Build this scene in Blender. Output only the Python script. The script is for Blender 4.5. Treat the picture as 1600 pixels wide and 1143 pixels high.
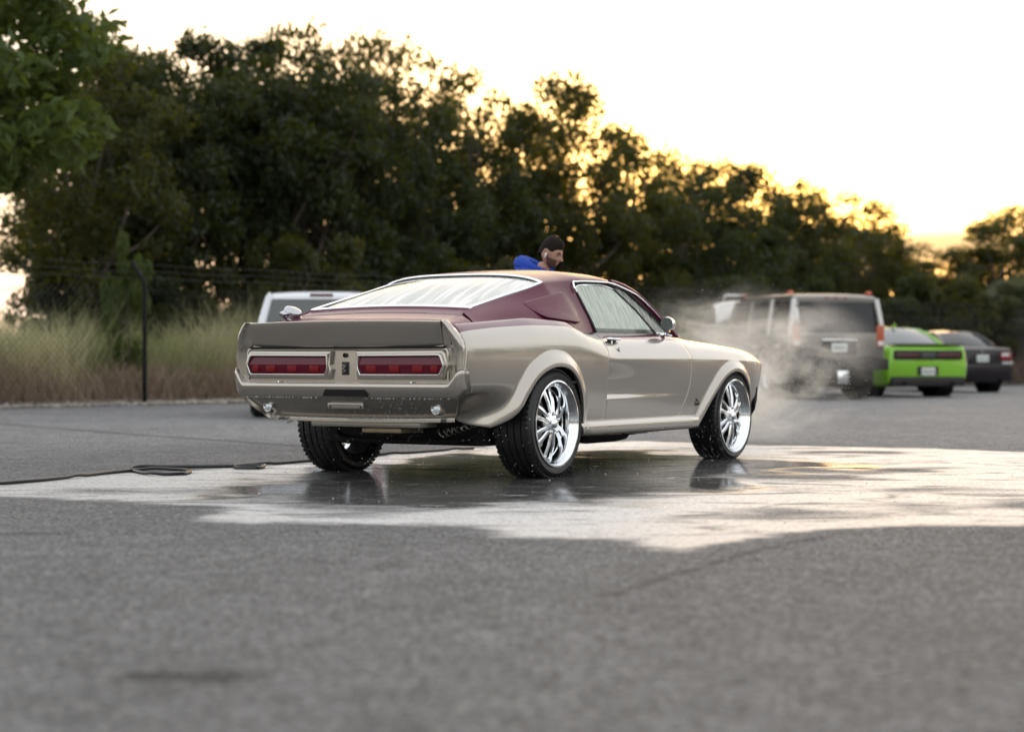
import bpy, bmesh, math, random
import numpy as np
from mathutils import Vector, Matrix

for o in list(bpy.data.objects):
    bpy.data.objects.remove(o)
SC = bpy.context.scene
COL = SC.collection
R = math.radians
RNG = np.random.default_rng(7)

# ------------------------------------------------------------------ camera
cam_d = bpy.data.cameras.new("camera")
cam = bpy.data.objects.new("camera", cam_d)
COL.objects.link(cam)
cam.location = (0, 0, 0.745)
cam.rotation_euler = (R(90 - 0.172), 0, 0)
cam_d.sensor_width = 36
cam_d.lens = 67.5
cam_d.clip_start = 0.1
cam_d.clip_end = 3000
cam_d.dof.use_dof = True
cam_d.dof.focus_distance = 12.3
cam_d.dof.aperture_fstop = 1.7
SC.camera = cam

# ------------------------------------------------------------------ sky and sun
SUN_AZ, SUN_EL = 8.5, 4.2          # degrees right of the view axis / above the horizon
W = bpy.data.worlds.new("World")
SC.world = W
W.use_nodes = True
wn, wl = W.node_tree.nodes, W.node_tree.links
wn.clear()
w_out = wn.new("ShaderNodeOutputWorld")
w_bg = wn.new("ShaderNodeBackground")
w_bg.inputs["Strength"].default_value = 0.15
sky = wn.new("ShaderNodeTexSky")
sky.sky_type = 'NISHITA'
sky.sun_disc = False
sky.sun_elevation = R(SUN_EL)
sky.sun_rotation = R(SUN_AZ)
sky.air_density = 1.0
sky.dust_density = 3.0
sky.ozone_density = 1.0
# a thin, even veil of high cloud over the whole sky: pulls the clear-sky colour towards grey-white
hsv = wn.new("ShaderNodeHueSaturation")
hsv.inputs["Saturation"].default_value = 1.18
veil = wn.new("ShaderNodeMix"); veil.data_type = 'RGBA'
veil.inputs["Factor"].default_value = 0.48
veil.inputs["B"].default_value = (10.5, 10.5, 10.6, 1)
# small low clouds near the horizon
tc = wn.new("ShaderNodeTexCoord")
mp = wn.new("ShaderNodeMapping"); mp.inputs["Scale"].default_value = (9, 9, 60)
mp.inputs["Location"].default_value = (7.9, 4.4, 0.0)
nz = wn.new("ShaderNodeTexNoise"); nz.inputs["Scale"].default_value = 1.0; nz.inputs["Detail"].default_value = 4
cr = wn.new("ShaderNodeValToRGB")
cr.color_ramp.elements[0].position = 0.46; cr.color_ramp.elements[0].color = (0, 0, 0, 1)
cr.color_ramp.elements[1].position = 0.56; cr.color_ramp.elements[1].color = (1, 1, 1, 1)
sep = wn.new("ShaderNodeSeparateXYZ")
band = wn.new("ShaderNodeMapRange"); band.interpolation_type = 'SMOOTHSTEP'
band.inputs["From Min"].default_value = 0.070; band.inputs["From Max"].default_value = 0.060
cm = wn.new("ShaderNodeMath"); cm.operation = 'MULTIPLY'
cm2 = wn.new("ShaderNodeMath"); cm2.operation = 'MULTIPLY'; cm2.inputs[1].default_value = 0.9
cloud = wn.new("ShaderNodeMix"); cloud.data_type = 'RGBA'; cloud.inputs["B"].default_value = (3.4, 2.5, 1.5, 1)
wl.new(sky.outputs[0], hsv.inputs["Color"])
wl.new(hsv.outputs[0], veil.inputs["A"])
wl.new(veil.outputs["Result"], cloud.inputs["A"])
wl.new(tc.outputs["Generated"], mp.inputs[0]); wl.new(mp.outputs[0], nz.inputs["Vector"])
wl.new(nz.outputs["Fac"], cr.inputs[0])
wl.new(tc.outputs["Generated"], sep.inputs[0]); wl.new(sep.outputs["Z"], band.inputs["Value"])
wl.new(cr.outputs[0], cm.inputs[0]); wl.new(band.outputs[0], cm.inputs[1])
wl.new(cm.outputs[0], cm2.inputs[0]); wl.new(cm2.outputs[0], cloud.inputs["Factor"])
wl.new(cloud.outputs["Result"], w_bg.inputs["Color"])
wl.new(w_bg.outputs[0], w_out.inputs["Surface"])

sun_d = bpy.data.lights.new("sun", 'SUN')
sun_d.energy = 5.0
sun_d.angle = R(0.6)
sun_d.color = (1.0, 0.62, 0.26)
sun = bpy.data.objects.new("sun", sun_d)
COL.objects.link(sun)
_sd = Vector((math.sin(R(SUN_AZ)) * math.cos(R(SUN_EL)), math.cos(R(SUN_AZ)) * math.cos(R(SUN_EL)), math.sin(R(SUN_EL))))
sun.rotation_euler = _sd.to_track_quat('Z', 'Y').to_euler()
sun.location = (0, 0, 40)

vs = SC.view_settings
SC.display_settings.display_device = 'sRGB'
vs.view_transform = 'Standard'
vs.look = 'None'
vs.exposure = 0.65
vs.gamma = 1.0
vs.use_curve_mapping = False
SC.cycles.max_bounces = 10
SC.cycles.transparent_max_bounces = 24
SC.cycles.use_denoising = True
SC.cycles.volume_bounces = 4
SC.cycles.volume_step_rate = 1.0
SC.cycles.volume_max_steps = 128
SC.cycles.sample_clamp_indirect = 6.0

# ------------------------------------------------------------------ helpers
def link_obj(o, parent=None):
    COL.objects.link(o)
    if parent is not None:
        o.parent = parent
    return o

def tag(o, label=None, cat=None, group=None, kind=None):
    if label: o["label"] = label
    if cat: o["category"] = cat
    if group: o["group"] = group
    if kind: o["kind"] = kind
    return o

def empty(name, loc=(0, 0, 0), rz=0.0):
    o = bpy.data.objects.new(name, None)
    o.location = loc
    o.rotation_euler = (0, 0, rz)
    o.empty_display_size = 0.2
    COL.objects.link(o)
    return o

def mesh(name, V, F, mat, parent=None, smooth=True, sharp=None, attrs=None, midx=None, weld=0.0, kind=None):
    """one mesh object from vertices and faces"""
    me = bpy.data.meshes.new(name)
    V = np.asarray(V, dtype=float)
    me.from_pydata(V.tolist(), [], [list(map(int, f)) for f in F])
    for m in (mat if isinstance(mat, (list, tuple)) else [mat]):
        me.materials.append(m)
    if attrs:
        for k, a in attrs.items():
            at = me.attributes.new(k, 'FLOAT', 'POINT')
            at.data.foreach_set("value", np.asarray(a, dtype=np.float32))
    if midx is not None:
        me.polygons.foreach_set("material_index", np.asarray(midx, dtype=np.int32))
    if weld > 0:
        bm = bmesh.new(); bm.from_mesh(me)
        bmesh.ops.remove_doubles(bm, verts=bm.verts, dist=weld)
        bm.to_mesh(me); bm.free()
    if smooth:
        me.polygons.foreach_set("use_smooth", np.ones(len(me.polygons), dtype=bool))
        if sharp is not None:
            me.set_sharp_from_angle(angle=R(sharp))
    me.update()
    o = bpy.data.objects.new(name, me)
    if kind: o["kind"] = kind
    return link_obj(o, parent)

def bulk(name, V, F, mat, parent=None, smooth=False, attrs=None):
    """fast path for many equal-sized faces (F is an (n,k) array)"""
    V = np.asarray(V, dtype=np.float32); F = np.asarray(F, dtype=np.int32)
    n, k = F.shape
    me = bpy.data.meshes.new(name)
    me.vertices.add(len(V)); me.vertices.foreach_set("co", V.ravel())
    me.loops.add(n * k); me.loops.foreach_set("vertex_index", F.ravel())
    me.polygons.add(n)
    me.polygons.foreach_set("loop_start", np.arange(0, n * k, k, dtype=np.int32))
    me.polygons.foreach_set("loop_total", np.full(n, k, dtype=np.int32))
    me.polygons.foreach_set("use_smooth", np.full(n, smooth, dtype=bool))
    if mat is not None: me.materials.append(mat)
    if attrs:
        for key, a in attrs.items():
            at = me.attributes.new(key, 'FLOAT', 'POINT')
            at.data.foreach_set("value", np.asarray(a, dtype=np.float32))
    me.update(calc_edges=True)
    o = bpy.data.objects.new(name, me)
    return link_obj(o, parent)

class MB:
    """collects simple shapes into one mesh"""
    def __init__(s): s.V = []; s.F = []
    def add(s, V, F):
        b = len(s.V); s.V += [tuple(v) for v in V]; s.F += [[i + b for i in f] for f in F]; return s
    def box(s, lo, hi, M=None, bev=0.0):
        bm = bmesh.new()
        bmesh.ops.create_cube(bm, size=1)
        for v in bm.verts:
            v.co = Vector([(lo[i] + hi[i]) / 2 + v.co[i] * (hi[i] - lo[i]) for i in range(3)])
        if bev > 0:
            bmesh.ops.bevel(bm, geom=bm.edges[:], offset=bev, segments=2, affect='EDGES', profile=0.6)
        if M is not None: bm.transform(M)
        bm.verts.index_update()
        s.add([v.co[:] for v in bm.verts], [[v.index for v in f.verts] for f in bm.faces]); bm.free(); return s
    def tube(s, pts, r, n=8, cap=True, closed=False):
        V, F = tube_vf(pts, r, n, cap, closed); return s.add(V, F)
    def prism(s, poly, axis, a, b):
        """extrude a 2d polygon along an axis"""
        n = len(poly); V = []
        for t in (a, b):
            for p in poly:
                q = list(p); q.insert(axis, t); V.append(q)
        F = [list(range(n))[::-1], list(range(n, 2 * n))] + [[i, (i + 1) % n, n + (i + 1) % n, n + i] for i in range(n)]
        return s.add(V, F)
    def lathe(s, prof, n=32, axis='y', c=(0, 0, 0)):
        """prof: (radius, offset along the axis)"""
        V = []; m = len(prof)
        for k in range(n):
            a = 2 * math.pi * k / n
            for r, t in prof:
                u, w = r * math.cos(a), r * math.sin(a)
                p = {'y': (u, t, w), 'z': (u, w, t), 'x': (t, u, w)}[axis]
                V.append((p[0] + c[0], p[1] + c[1], p[2] + c[2]))
        F = [[k * m + i, k * m + i + 1, ((k + 1) % n) * m + i + 1, ((k + 1) % n) * m + i] for k in range(n) for i in range(m - 1)]
        return s.add(V, F)
    def build(s, name, mat, parent=None, smooth=True, sharp=35, **kw):
        o = mesh(name, s.V, s.F, mat, parent, smooth, sharp, **kw)
        bm = bmesh.new(); bm.from_mesh(o.data)
        bmesh.ops.recalc_face_normals(bm, faces=bm.faces); bm.to_mesh(o.data); bm.free()
        return o

def tube_vf(pts, r, n=8, cap=True, closed=False):
    P = np.asarray(pts, float); m = len(P)
    rr = np.full(m, r) if np.isscalar(r) else np.asarray(r, float)
    if closed:
        T = np.roll(P, -1, 0) - np.roll(P, 1, 0)
    else:
        T = np.gradient(P, axis=0)
    T /= np.maximum(np.linalg.norm(T, axis=1, keepdims=True), 1e-9)
    up = np.array([0, 0, 1.0]) if abs(T[0][2]) < 0.9 else np.array([1.0, 0, 0])
    V = []; nrm = np.cross(T[0], up); nrm /= np.linalg.norm(nrm)
    for i in range(m):
        nrm = nrm - T[i] * nrm.dot(T[i]); nrm /= max(np.linalg.norm(nrm), 1e-9)
        b = np.cross(T[i], nrm)
        for k in range(n):
            a = 2 * math.pi * k / n
            V.append(P[i] + rr[i] * (math.cos(a) * nrm + math.sin(a) * b))
    F = []
    for i in range(m if closed else m - 1):
        j = (i + 1) % m
        for k in range(n):
            k2 = (k + 1) % n
            F.append([i * n + k, i * n + k2, j * n + k2, j * n + k])
    if cap and not closed:
        F.append(list(range(n))[::-1]); F.append([(m - 1) * n + k for k in range(n)])
    return V, F

def pchip(xs, ys):
    xs = np.asarray(xs, float); ys = np.asarray(ys, float)
    h = np.diff(xs); d = np.diff(ys) / h; m = np.zeros(len(xs))
    for i in range(1, len(xs) - 1):
        if d[i - 1] * d[i] > 0:
            w1, w2 = 2 * h[i] + h[i - 1], h[i] + 2 * h[i - 1]
            m[i] = (w1 + w2) / (w1 / d[i - 1] + w2 / d[i])
    m[0], m[-1] = d[0], d[-1]
    def f(x):
        x = np.clip(np.asarray(x, float), xs[0], xs[-1])
        i = np.clip(np.searchsorted(xs, x) - 1, 0, len(xs) - 2)
        t = (x - xs[i]) / h[i]
        return ((1 + 2 * t) * (1 - t) ** 2 * ys[i] + t * (1 - t) ** 2 * h[i] * m[i]
                + t * t * (3 - 2 * t) * ys[i + 1] + t * t * (t - 1) * h[i] * m[i + 1])
    return f

def curve(pts, n, smooth=True, ease=None):
    """resample a polyline by arc length, smoothed"""
    P = np.asarray(pts, float)
    d = np.concatenate([[0], np.cumsum(np.linalg.norm(np.diff(P, axis=0), axis=1))]); d /= d[-1]
    t = np.linspace(0, 1, n) if ease is None else ease
    if smooth and len(P) > 2:
        # Catmull-Rom tangents
        m = np.zeros_like(P)
        for i in range(len(P)):
            a, b = max(i - 1, 0), min(i + 1, len(P) - 1)
            m[i] = (P[b] - P[a]) / (d[b] - d[a])
        i = np.clip(np.searchsorted(d, t) - 1, 0, len(P) - 2)
        h = (d[i + 1] - d[i])[:, None]; u = ((t - d[i])[:, None]) / h
        return ((1 + 2 * u) * (1 - u) ** 2 * P[i] + u * (1 - u) ** 2 * h * m[i]
                + u * u * (3 - 2 * u) * P[i + 1] + u * u * (u - 1) * h * m[i + 1])
    return np.stack([np.interp(t, d, P[:, k]) for k in range(P.shape[1])], 1)

def coons(B, T, L, Rr):
    """B,T: (nu,k) bottom and top; L,Rr: (nv,k) left and right"""
    nu, nv = len(B), len(L)
    u = np.linspace(0, 1, nu)[:, None, None]; v = np.linspace(0, 1, nv)[None, :, None]
    P = (1 - v) * B[:, None] + v * T[:, None] + (1 - u) * L[None] + u * Rr[None]
    P -= (1 - u) * (1 - v) * B[0] + u * (1 - v) * B[-1] + (1 - u) * v * T[0] + u * v * T[-1]
    return P

def grid_faces(nu, nv, flip=False, wrap=False):
    F = []
    for i in range(nu if wrap else nu - 1):
        i2 = (i + 1) % nu
        for j in range(nv - 1):
            q = [i * nv + j, i2 * nv + j, i2 * nv + j + 1, i * nv + j + 1]
            F.append(q[::-1] if flip else q)
    return F

def sm(a, b, x):
    t = np.clip((np.asarray(x, float) - a) / (b - a), 0, 1)
    return t * t * (3 - 2 * t)

# ------------------------------------------------------------------ materials
def new_mat(name):
    m = bpy.data.materials.new(name); m.use_nodes = True
    return m, m.node_tree.nodes, m.node_tree.links, m.node_tree.nodes["Principled BSDF"]

def pm(name, col, rough=0.5, metal=0.0, spec=0.5, coat=0.0, coat_rough=0.03, trans=0.0, ior=1.45, bump=None, vary=None, emis=None):
    m, n, l, b = new_mat(name)
    b.inputs["Base Color"].default_value = (*col, 1)
    b.inputs["Roughness"].default_value = rough
    b.inputs["Metallic"].default_value = metal
    b.inputs["Specular IOR Level"].default_value = spec
    b.inputs["Coat Weight"].default_value = coat
    b.inputs["Coat Roughness"].default_value = coat_rough
    b.inputs["Transmission Weight"].default_value = trans
    b.inputs["IOR"].default_value = ior
    t = n.new("ShaderNodeTexCoord")
    if vary:      # (scale, amount)
        z = n.new("ShaderNodeTexNoise"); z.inputs["Scale"].default_value = vary[0]; z.inputs["Detail"].default_value = 6
        l.new(t.outputs["Object"], z.inputs["Vector"])
        mr = n.new("ShaderNodeMapRange"); mr.inputs["To Min"].default_value = 1 - vary[1]; mr.inputs["To Max"].default_value = 1 + vary[1]
        mr.inputs["From Min"].default_value = .3; mr.inputs["From Max"].default_value = .7
        l.new(z.outputs["Fac"], mr.inputs["Value"])
        mx = n.new("ShaderNodeVectorMath"); mx.operation = 'SCALE'; mx.inputs[0].default_value = col
        l.new(mr.outputs[0], mx.inputs["Scale"]); l.new(mx.outputs[0], b.inputs["Base Color"])
        mr2 = n.new("ShaderNodeMapRange"); mr2.inputs["To Min"].default_value = rough * .8; mr2.inputs["To Max"].default_value = min(1, rough * 1.25)
        l.new(z.outputs["Fac"], mr2.inputs["Value"]); l.new(mr2.outputs[0], b.inputs["Roughness"])
    if bump:      # (scale, strength, distance)
        z = n.new("ShaderNodeTexNoise"); z.inputs["Scale"].default_value = bump[0]; z.inputs["Detail"].default_value = 5
        l.new(t.outputs["Object"], z.inputs["Vector"])
        bp = n.new("ShaderNodeBump"); bp.inputs["Strength"].default_value = bump[1]; bp.inputs["Distance"].default_value = bump[2]
        l.new(z.outputs["Fac"], bp.inputs["Height"]); l.new(bp.outputs[0], b.inputs["Normal"])
    return m
# ================================================================== materials of the classic car
def paint_mat(name, c1, c2, metal, rough, spec=.5, cior=1.5, metal2=None, coat=1.0):
    m, n, l, b = new_mat(name)
    at = n.new("ShaderNodeAttribute"); at.attribute_name = "stripe"
    gt = n.new("ShaderNodeMath"); gt.operation = 'GREATER_THAN'; gt.inputs[1].default_value = 0.0001
    l.new(at.outputs["Fac"], gt.inputs[0])
    mx = n.new("ShaderNodeMix"); mx.data_type = 'RGBA'
    mx.inputs["A"].default_value = (*c1, 1); mx.inputs["B"].default_value = (*c2, 1)
    l.new(gt.outputs[0], mx.inputs["Factor"]); l.new(mx.outputs["Result"], b.inputs["Base Color"])
    b.inputs["Metallic"].default_value = metal
    b.inputs["Roughness"].default_value = rough
    b.inputs["Coat Weight"].default_value = coat
    b.inputs["Coat IOR"].default_value = cior
    b.inputs["Specular IOR Level"].default_value = spec
    if metal2 is not None:
        mm = n.new("ShaderNodeMapRange"); mm.inputs["To Min"].default_value = metal; mm.inputs["To Max"].default_value = metal2
        l.new(gt.outputs[0], mm.inputs["Value"]); l.new(mm.outputs[0], b.inputs["Metallic"])
    tc = n.new("ShaderNodeTexCoord")
    # wet film: slightly uneven clear-coat sharpness, drops and runs that trickle down
    mp = n.new("ShaderNodeMapping"); mp.inputs["Scale"].default_value = (1, 1, .25)
    l.new(tc.outputs["Object"], mp.inputs[0])
    z = n.new("ShaderNodeTexNoise"); z.inputs["Scale"].default_value = 9; z.inputs["Detail"].default_value = 5
    l.new(mp.outputs[0], z.inputs["Vector"])
    mr = n.new("ShaderNodeMapRange"); mr.inputs["From Min"].default_value = .38; mr.inputs["From Max"].default_value = .72
    mr.inputs["To Min"].default_value = .015; mr.inputs["To Max"].default_value = .16
    l.new(z.outputs["Fac"], mr.inputs["Value"]); l.new(mr.outputs[0], b.inputs["Coat Roughness"])
    vo = n.new("ShaderNodeTexVoronoi"); vo.inputs["Scale"].default_value = 75; vo.inputs["Randomness"].default_value = 1
    l.new(tc.outputs["Object"], vo.inputs["Vector"])
    bead = n.new("ShaderNodeMapRange"); bead.inputs["From Min"].default_value = .0; bead.inputs["From Max"].default_value = .34
    bead.inputs["To Min"].default_value = 1; bead.inputs["To Max"].default_value = 0; bead.interpolation_type = 'SMOOTHSTEP'
    l.new(vo.outputs["Distance"], bead.inputs["Value"])
    z2 = n.new("ShaderNodeTexNoise"); z2.inputs["Scale"].default_value = 5
    l.new(tc.outputs["Object"], z2.inputs["Vector"])
    mk = n.new("ShaderNodeMapRange"); mk.inputs["From Min"].default_value = .5; mk.inputs["From Max"].default_value = .66
    l.new(z2.outputs["Fac"], mk.inputs["Value"])
    mu = n.new("ShaderNodeMath"); mu.operation = 'MULTIPLY'
    l.new(bead.outputs[0], mu.inputs[0]); l.new(mk.outputs[0], mu.inputs[1])
    bp = n.new("ShaderNodeBump"); bp.inputs["Strength"].default_value = .22; bp.inputs["Distance"].default_value = .0012
    l.new(mu.outputs[0], bp.inputs["Height"]); l.new(bp.outputs[0], b.inputs["Coat Normal"])
    fl = n.new("ShaderNodeTexNoise"); fl.inputs["Scale"].default_value = 900
    l.new(tc.outputs["Object"], fl.inputs["Vector"])
    b2 = n.new("ShaderNodeBump"); b2.inputs["Strength"].default_value = .06; b2.inputs["Distance"].default_value = .001
    l.new(fl.outputs["Fac"], b2.inputs["Height"]); l.new(b2.outputs[0], b.inputs["Normal"])
    return m

CHAMP = (0.42, 0.384, 0.340)
MAROON = (0.095, 0.008, 0.030)
M_paint = paint_mat("two_tone_paint", CHAMP, MAROON, 0.82, 0.21, .3, 1.45, .2)
M_maroon = paint_mat("maroon_paint", MAROON, MAROON, 0.1, 0.35, .06, 1.3, coat=.4)
M_chrome = pm("chrome", (.86, .87, .88), .06, 1.0)
M_alum = pm("polished_wheel_metal", (.80, .82, .84), .11, 1.0)
M_black = pm("black_rubber_trim", (.012, .012, .013), .5)
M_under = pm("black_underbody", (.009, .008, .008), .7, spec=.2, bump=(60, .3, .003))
M_dark = pm("dark_interior", (.02, .02, .021), .7)
M_tan = pm("bare_fuel_tank_metal", (.42, .33, .22), .35, .8, vary=(9, .3))
M_lens = pm("red_lamp_lens", (.085, .002, .012), .14, spec=.35, coat=.25)
M_lensb = pm("bright_red_lamp_reflector", (.15, .002, .006), .4, spec=.25)
M_bezel = pm("satin_bezel_metal", (.58, .56, .53), .22, 1.0)
M_clear = pm("clear_lamp_glass", (.55, .6, .66), .12, .9, bump=(160, .6, .004))
M_white_drop = pm("water_drops", (.9, .93, .95), .05, 0, trans=.6, ior=1.33)
M_plate = pm("grey_bracket_metal", (.30, .28, .25), .3, .8)

def tyre_mat():
    m, n, l, b = new_mat("wet_tyre_rubber")
    b.inputs["Base Color"].default_value = (.010, .010, .011, 1)
    b.inputs["Roughness"].default_value = .48
    tc = n.new("ShaderNodeTexCoord")
    z = n.new("ShaderNodeTexNoise"); z.inputs["Scale"].default_value = 90; z.inputs["Detail"].default_value = 3
    l.new(tc.outputs["Object"], z.inputs["Vector"])
    bp = n.new("ShaderNodeBump"); bp.inputs["Strength"].default_value = .35; bp.inputs["Distance"].default_value = .002
    l.new(z.outputs["Fac"], bp.inputs["Height"]); l.new(bp.outputs[0], b.inputs["Normal"])
    return m
M_tyre = tyre_mat()

def wet_glass(name, scale, film_lo, film_hi, tint, filmcol, clear_below=None):
    """glass covered by streaked soap film and drops: transparent where clean, milky where the film lies"""
    m, n, l, b = new_mat(name)
    out = n["Material Output"]
    b.inputs["Base Color"].default_value = (*filmcol, 1)
    b.inputs["Roughness"].default_value = .35
    b.inputs["Coat Weight"].default_value = 1.0
    tr = n.new("ShaderNodeBsdfTransparent"); tr.inputs["Color"].default_value = (*tint, 1)
    gl = n.new("ShaderNodeBsdfGlossy"); gl.inputs["Roughness"].default_value = .03
    fr = n.new("ShaderNodeFresnel"); fr.inputs["IOR"].default_value = 1.5
    clear = n.new("ShaderNodeMixShader")
    l.new(fr.outputs[0], clear.inputs[0]); l.new(tr.outputs[0], clear.inputs[1]); l.new(gl.outputs[0], clear.inputs[2])
    tl = n.new("ShaderNodeBsdfTranslucent"); tl.inputs["Color"].default_value = (*filmcol, 1)
    milk = n.new("ShaderNodeMixShader"); milk.inputs[0].default_value = .35
    l.new(b.outputs[0], milk.inputs[1]); l.new(tl.outputs[0], milk.inputs[2])
    at = n.new("ShaderNodeAttribute"); at.attribute_name = "run"     # distance along/across the run of the water
    at2 = n.new("ShaderNodeAttribute"); at2.attribute_name = "across"
    cb = n.new("ShaderNodeCombineXYZ")
    l.new(at2.outputs["Fac"], cb.inputs[0]); l.new(at.outputs["Fac"], cb.inputs[1])
    mp = n.new("ShaderNodeMapping"); mp.inputs["Scale"].default_value = (scale[0], scale[1], 1)
    l.new(cb.outputs[0], mp.inputs[0])
    z = n.new("ShaderNodeTexNoise"); z.inputs["Scale"].default_value = 1; z.inputs["Detail"].default_value = 7; z.inputs["Roughness"].default_value = .62
    z.inputs["Distortion"].default_value = .5
    l.new(mp.outputs[0], z.inputs["Vector"])
    mr = n.new("ShaderNodeMapRange"); mr.interpolation_type = 'SMOOTHSTEP'
    mr.inputs["From Min"].default_value = .36; mr.inputs["From Max"].default_value = .60
    mr.inputs["To Min"].default_value = film_lo; mr.inputs["To Max"].default_value = film_hi
    l.new(z.outputs["Fac"], mr.inputs["Value"])
    fac = mr.outputs[0]
    if clear_below is not None:          # film thinned out below this height
        cb_ = n.new("ShaderNodeMapRange"); cb_.inputs["From Min"].default_value = clear_below; cb_.inputs["From Max"].default_value = clear_below + .006
        cb_.inputs["To Min"].default_value = .12
        l.new(at.outputs["Fac"], cb_.inputs["Value"])
        mm = n.new("ShaderNodeMath"); mm.operation = 'MULTIPLY'; l.new(mr.outputs[0], mm.inputs[0]); l.new(cb_.outputs[0], mm.inputs[1]); fac = mm.outputs[0]
    mix = n.new("ShaderNodeMixShader")
    l.new(fac, mix.inputs[0]); l.new(clear.outputs[0], mix.inputs[1]); l.new(milk.outputs[0], mix.inputs[2])
    l.new(mix.outputs[0], out.inputs["Surface"])
    bp = n.new("ShaderNodeBump"); bp.inputs["Strength"].default_value = .3; bp.inputs["Distance"].default_value = .002
    l.new(z.outputs["Fac"], bp.inputs["Height"])
    for s in (b, gl, tl): l.new(bp.outputs[0], s.inputs["Normal"])
    return m
M_rglass = wet_glass("soapy_rear_glass", (24, 1.6), .18, .93, (.36, .48, .41), (.72, .76, .68))
M_sglass = wet_glass("wet_side_glass", (55, 6.0), .62, .98, (.35, .48, .38), (.74, .85, .71), .960)
M_fglass = wet_glass("windshield_glass", (20, 2), .05, .4, (.7, .75, .72), (.62, .70, .60))

# ================================================================== the classic car
CAR_X, CAR_Y, CAR_TH = -0.49, 12.65, 31.1
car = empty("classic_car", (CAR_X, CAR_Y, 0), R(90 - CAR_TH))
tag(car, "wet champagne and maroon classic fastback coupe with chrome wheels on the wet asphalt", "car")
# local axes: x forward, y = left, z up; r = -y = outwards on the right hand side
f_r0 = pchip([-1.1, -.9, -.5, 0, .7, 1.5, 2.3, 2.9, 3.2, 3.46], [.845, .866, .880, .886, .886, .886, .882, .866, .842, .79])
f_zs = pchip([-1.0, -.77, -.446, -.15, .149, .308, .453, .56, .75, 1.2, 1.845, 2.25, 2.72, 3.15, 3.35, 3.47],
             [.957, .973, .994, 1.010, 1.011, 1.004, .975, .951, .938, .936, .934, .890, .856, .822, .792, .745])
f_a = pchip([-1, .4, .9, 1.85, 2.7, 3.45], [.048, .052, .085, .085, .058, .035])
f_b = pchip([-1, .4, .9, 1.85, 2.7, 3.45], [.05, .065, .095, .085, .05, .04])
f_zc = pchip([-1, 2.0, 2.7, 3.45], [.757, .757, .748, .725])
f_dep = pchip([.7, .95, 1.2, 1.6, 2.0], [.027, .018, .008, .003, .0])
RA = np.array([(-.60, .335), (-.50, .385), (-.42, .455), (-.36, .53), (-.25, .632), (-.11, .69), (.02, .706), (.15, .687), (.255, .622), (.325, .52), (.357, .41), (.36, .345)])
FA = np.array([(2.13, .252), (2.265, .39), (2.409, .515), (2.544, .606), (2.693, .655), (2.83, .655), (2.95, .612), (3.04, .53), (3.08, .43), (3.085, .33)])
RAc, FAc = curve(RA, 160), curve(FA, 160)

def arch_d(x, z, poly):
    p = np.stack([x, z], -1)[..., None, :]
    return np.sqrt(((p - poly) ** 2).sum(-1)).min(-1)

def S(x, z, scoop=1.0):
    """half width of the body side at (x, z)"""
    x = np.asarray(x, float); z = np.asarray(z, float)
    r = f_r0(x); zc = f_zc(x); zs = f_zs(x)
    t = np.clip((z - zc) / (zs - zc), 0, 1.06)
    ex = 1 + 1.2 * (1 - sm(.45, .9, x))
    r = r - f_a(x) * t ** ex - f_b(x) * t ** 4
    q = np.clip((zc - z) / .4, 0, 1.3)
    r = r - .028 * q ** 2
    g = sm(0, .55, (zc - z) / .27) * (1 - sm(.90, 1.0, (zc - z) / .27))
    r = r - scoop * f_dep(x) * g
    r = r - .20 * sm(.60, .37, z) * sm(-.40, -.80, x)
    for poly, A, w in ((RAc, .038, .108), (FAc, .029, .095)):
        d = arch_d(x, z, poly)
        r = r + A * (1 - sm(.14, 1.0, d / w))
    return r

def side_pts(XZ, scoop=1.0, off=0.0):
    x, z = XZ[..., 0], XZ[..., 1]
    return np.stack([x, -(S(x, z, scoop) + off), z], -1)

def grid_normals(P):
    n = np.cross(np.gradient(P, axis=0), np.gradient(P, axis=1))
    return n / np.maximum(np.linalg.norm(n, axis=-1, keepdims=True), 1e-12)

def panel(name, P, mat=None, both=True, lip=.016, lips="bltr", flip=False, attrs=None, label=None, soft=.004, sub=None, parent=None):
    """a sheet-metal panel from a point grid, its edges rolled inwards; mirrored for the other side"""
    nu, nv = P.shape[:2]
    N = grid_normals(P) * (-1 if flip else 1)
    V = P.reshape(-1, 3).tolist(); F = grid_faces(nu, nv, flip)
    A = {k: list(np.asarray(a).reshape(-1)) for k, a in (attrs or {}).items()}
    idx = np.arange(nu * nv).reshape(nu, nv)
    rims = {"b": (idx[:, 0], idx[:, 1]), "t": (idx[:, -1][::-1], idx[:, -2][::-1]),
            "l": (idx[0, :][::-1], idx[1, :][::-1]), "r": (idx[-1, :], idx[-2, :])}
    Pf, Nf = P.reshape(-1, 3), N.reshape(-1, 3)
    for k in lips:
        e, inn = rims[k]
        tout = Pf[e] - Pf[inn]; tout /= np.maximum(np.linalg.norm(tout, axis=1, keepdims=True), 1e-9)
        L = lip[k] if isinstance(lip, dict) and k in lip else (lip if not isinstance(lip, dict) else .016)
        prev = list(e)
        for (o_, d_) in ((soft * .7, soft * .3), (soft, soft), (soft * .8, L)):
            base = len(V)
            V += (Pf[e] + tout * o_ - Nf[e] * d_).tolist()
            for kk in A: A[kk] += [A[kk][i] for i in e]
            cur = list(range(base, base + len(e)))
            for i in range(len(e) - 1):
                q = [prev[i + 1], prev[i], cur[i], cur[i + 1]]
                F.append(q[::-1] if flip else q)
            prev = cur
    V = np.array(V); out = []
    for s in ((1, -1) if both else (1,)):
        VV = V * np.array([1, s, 1]); FF = F if s == 1 else [f[::-1] for f in F]
        o = mesh(name, VV, FF, mat or M_paint, parent or car, True, 50, attrs=A)
        if label: o["label"] = label
        out.append(o)
    return out

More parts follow.
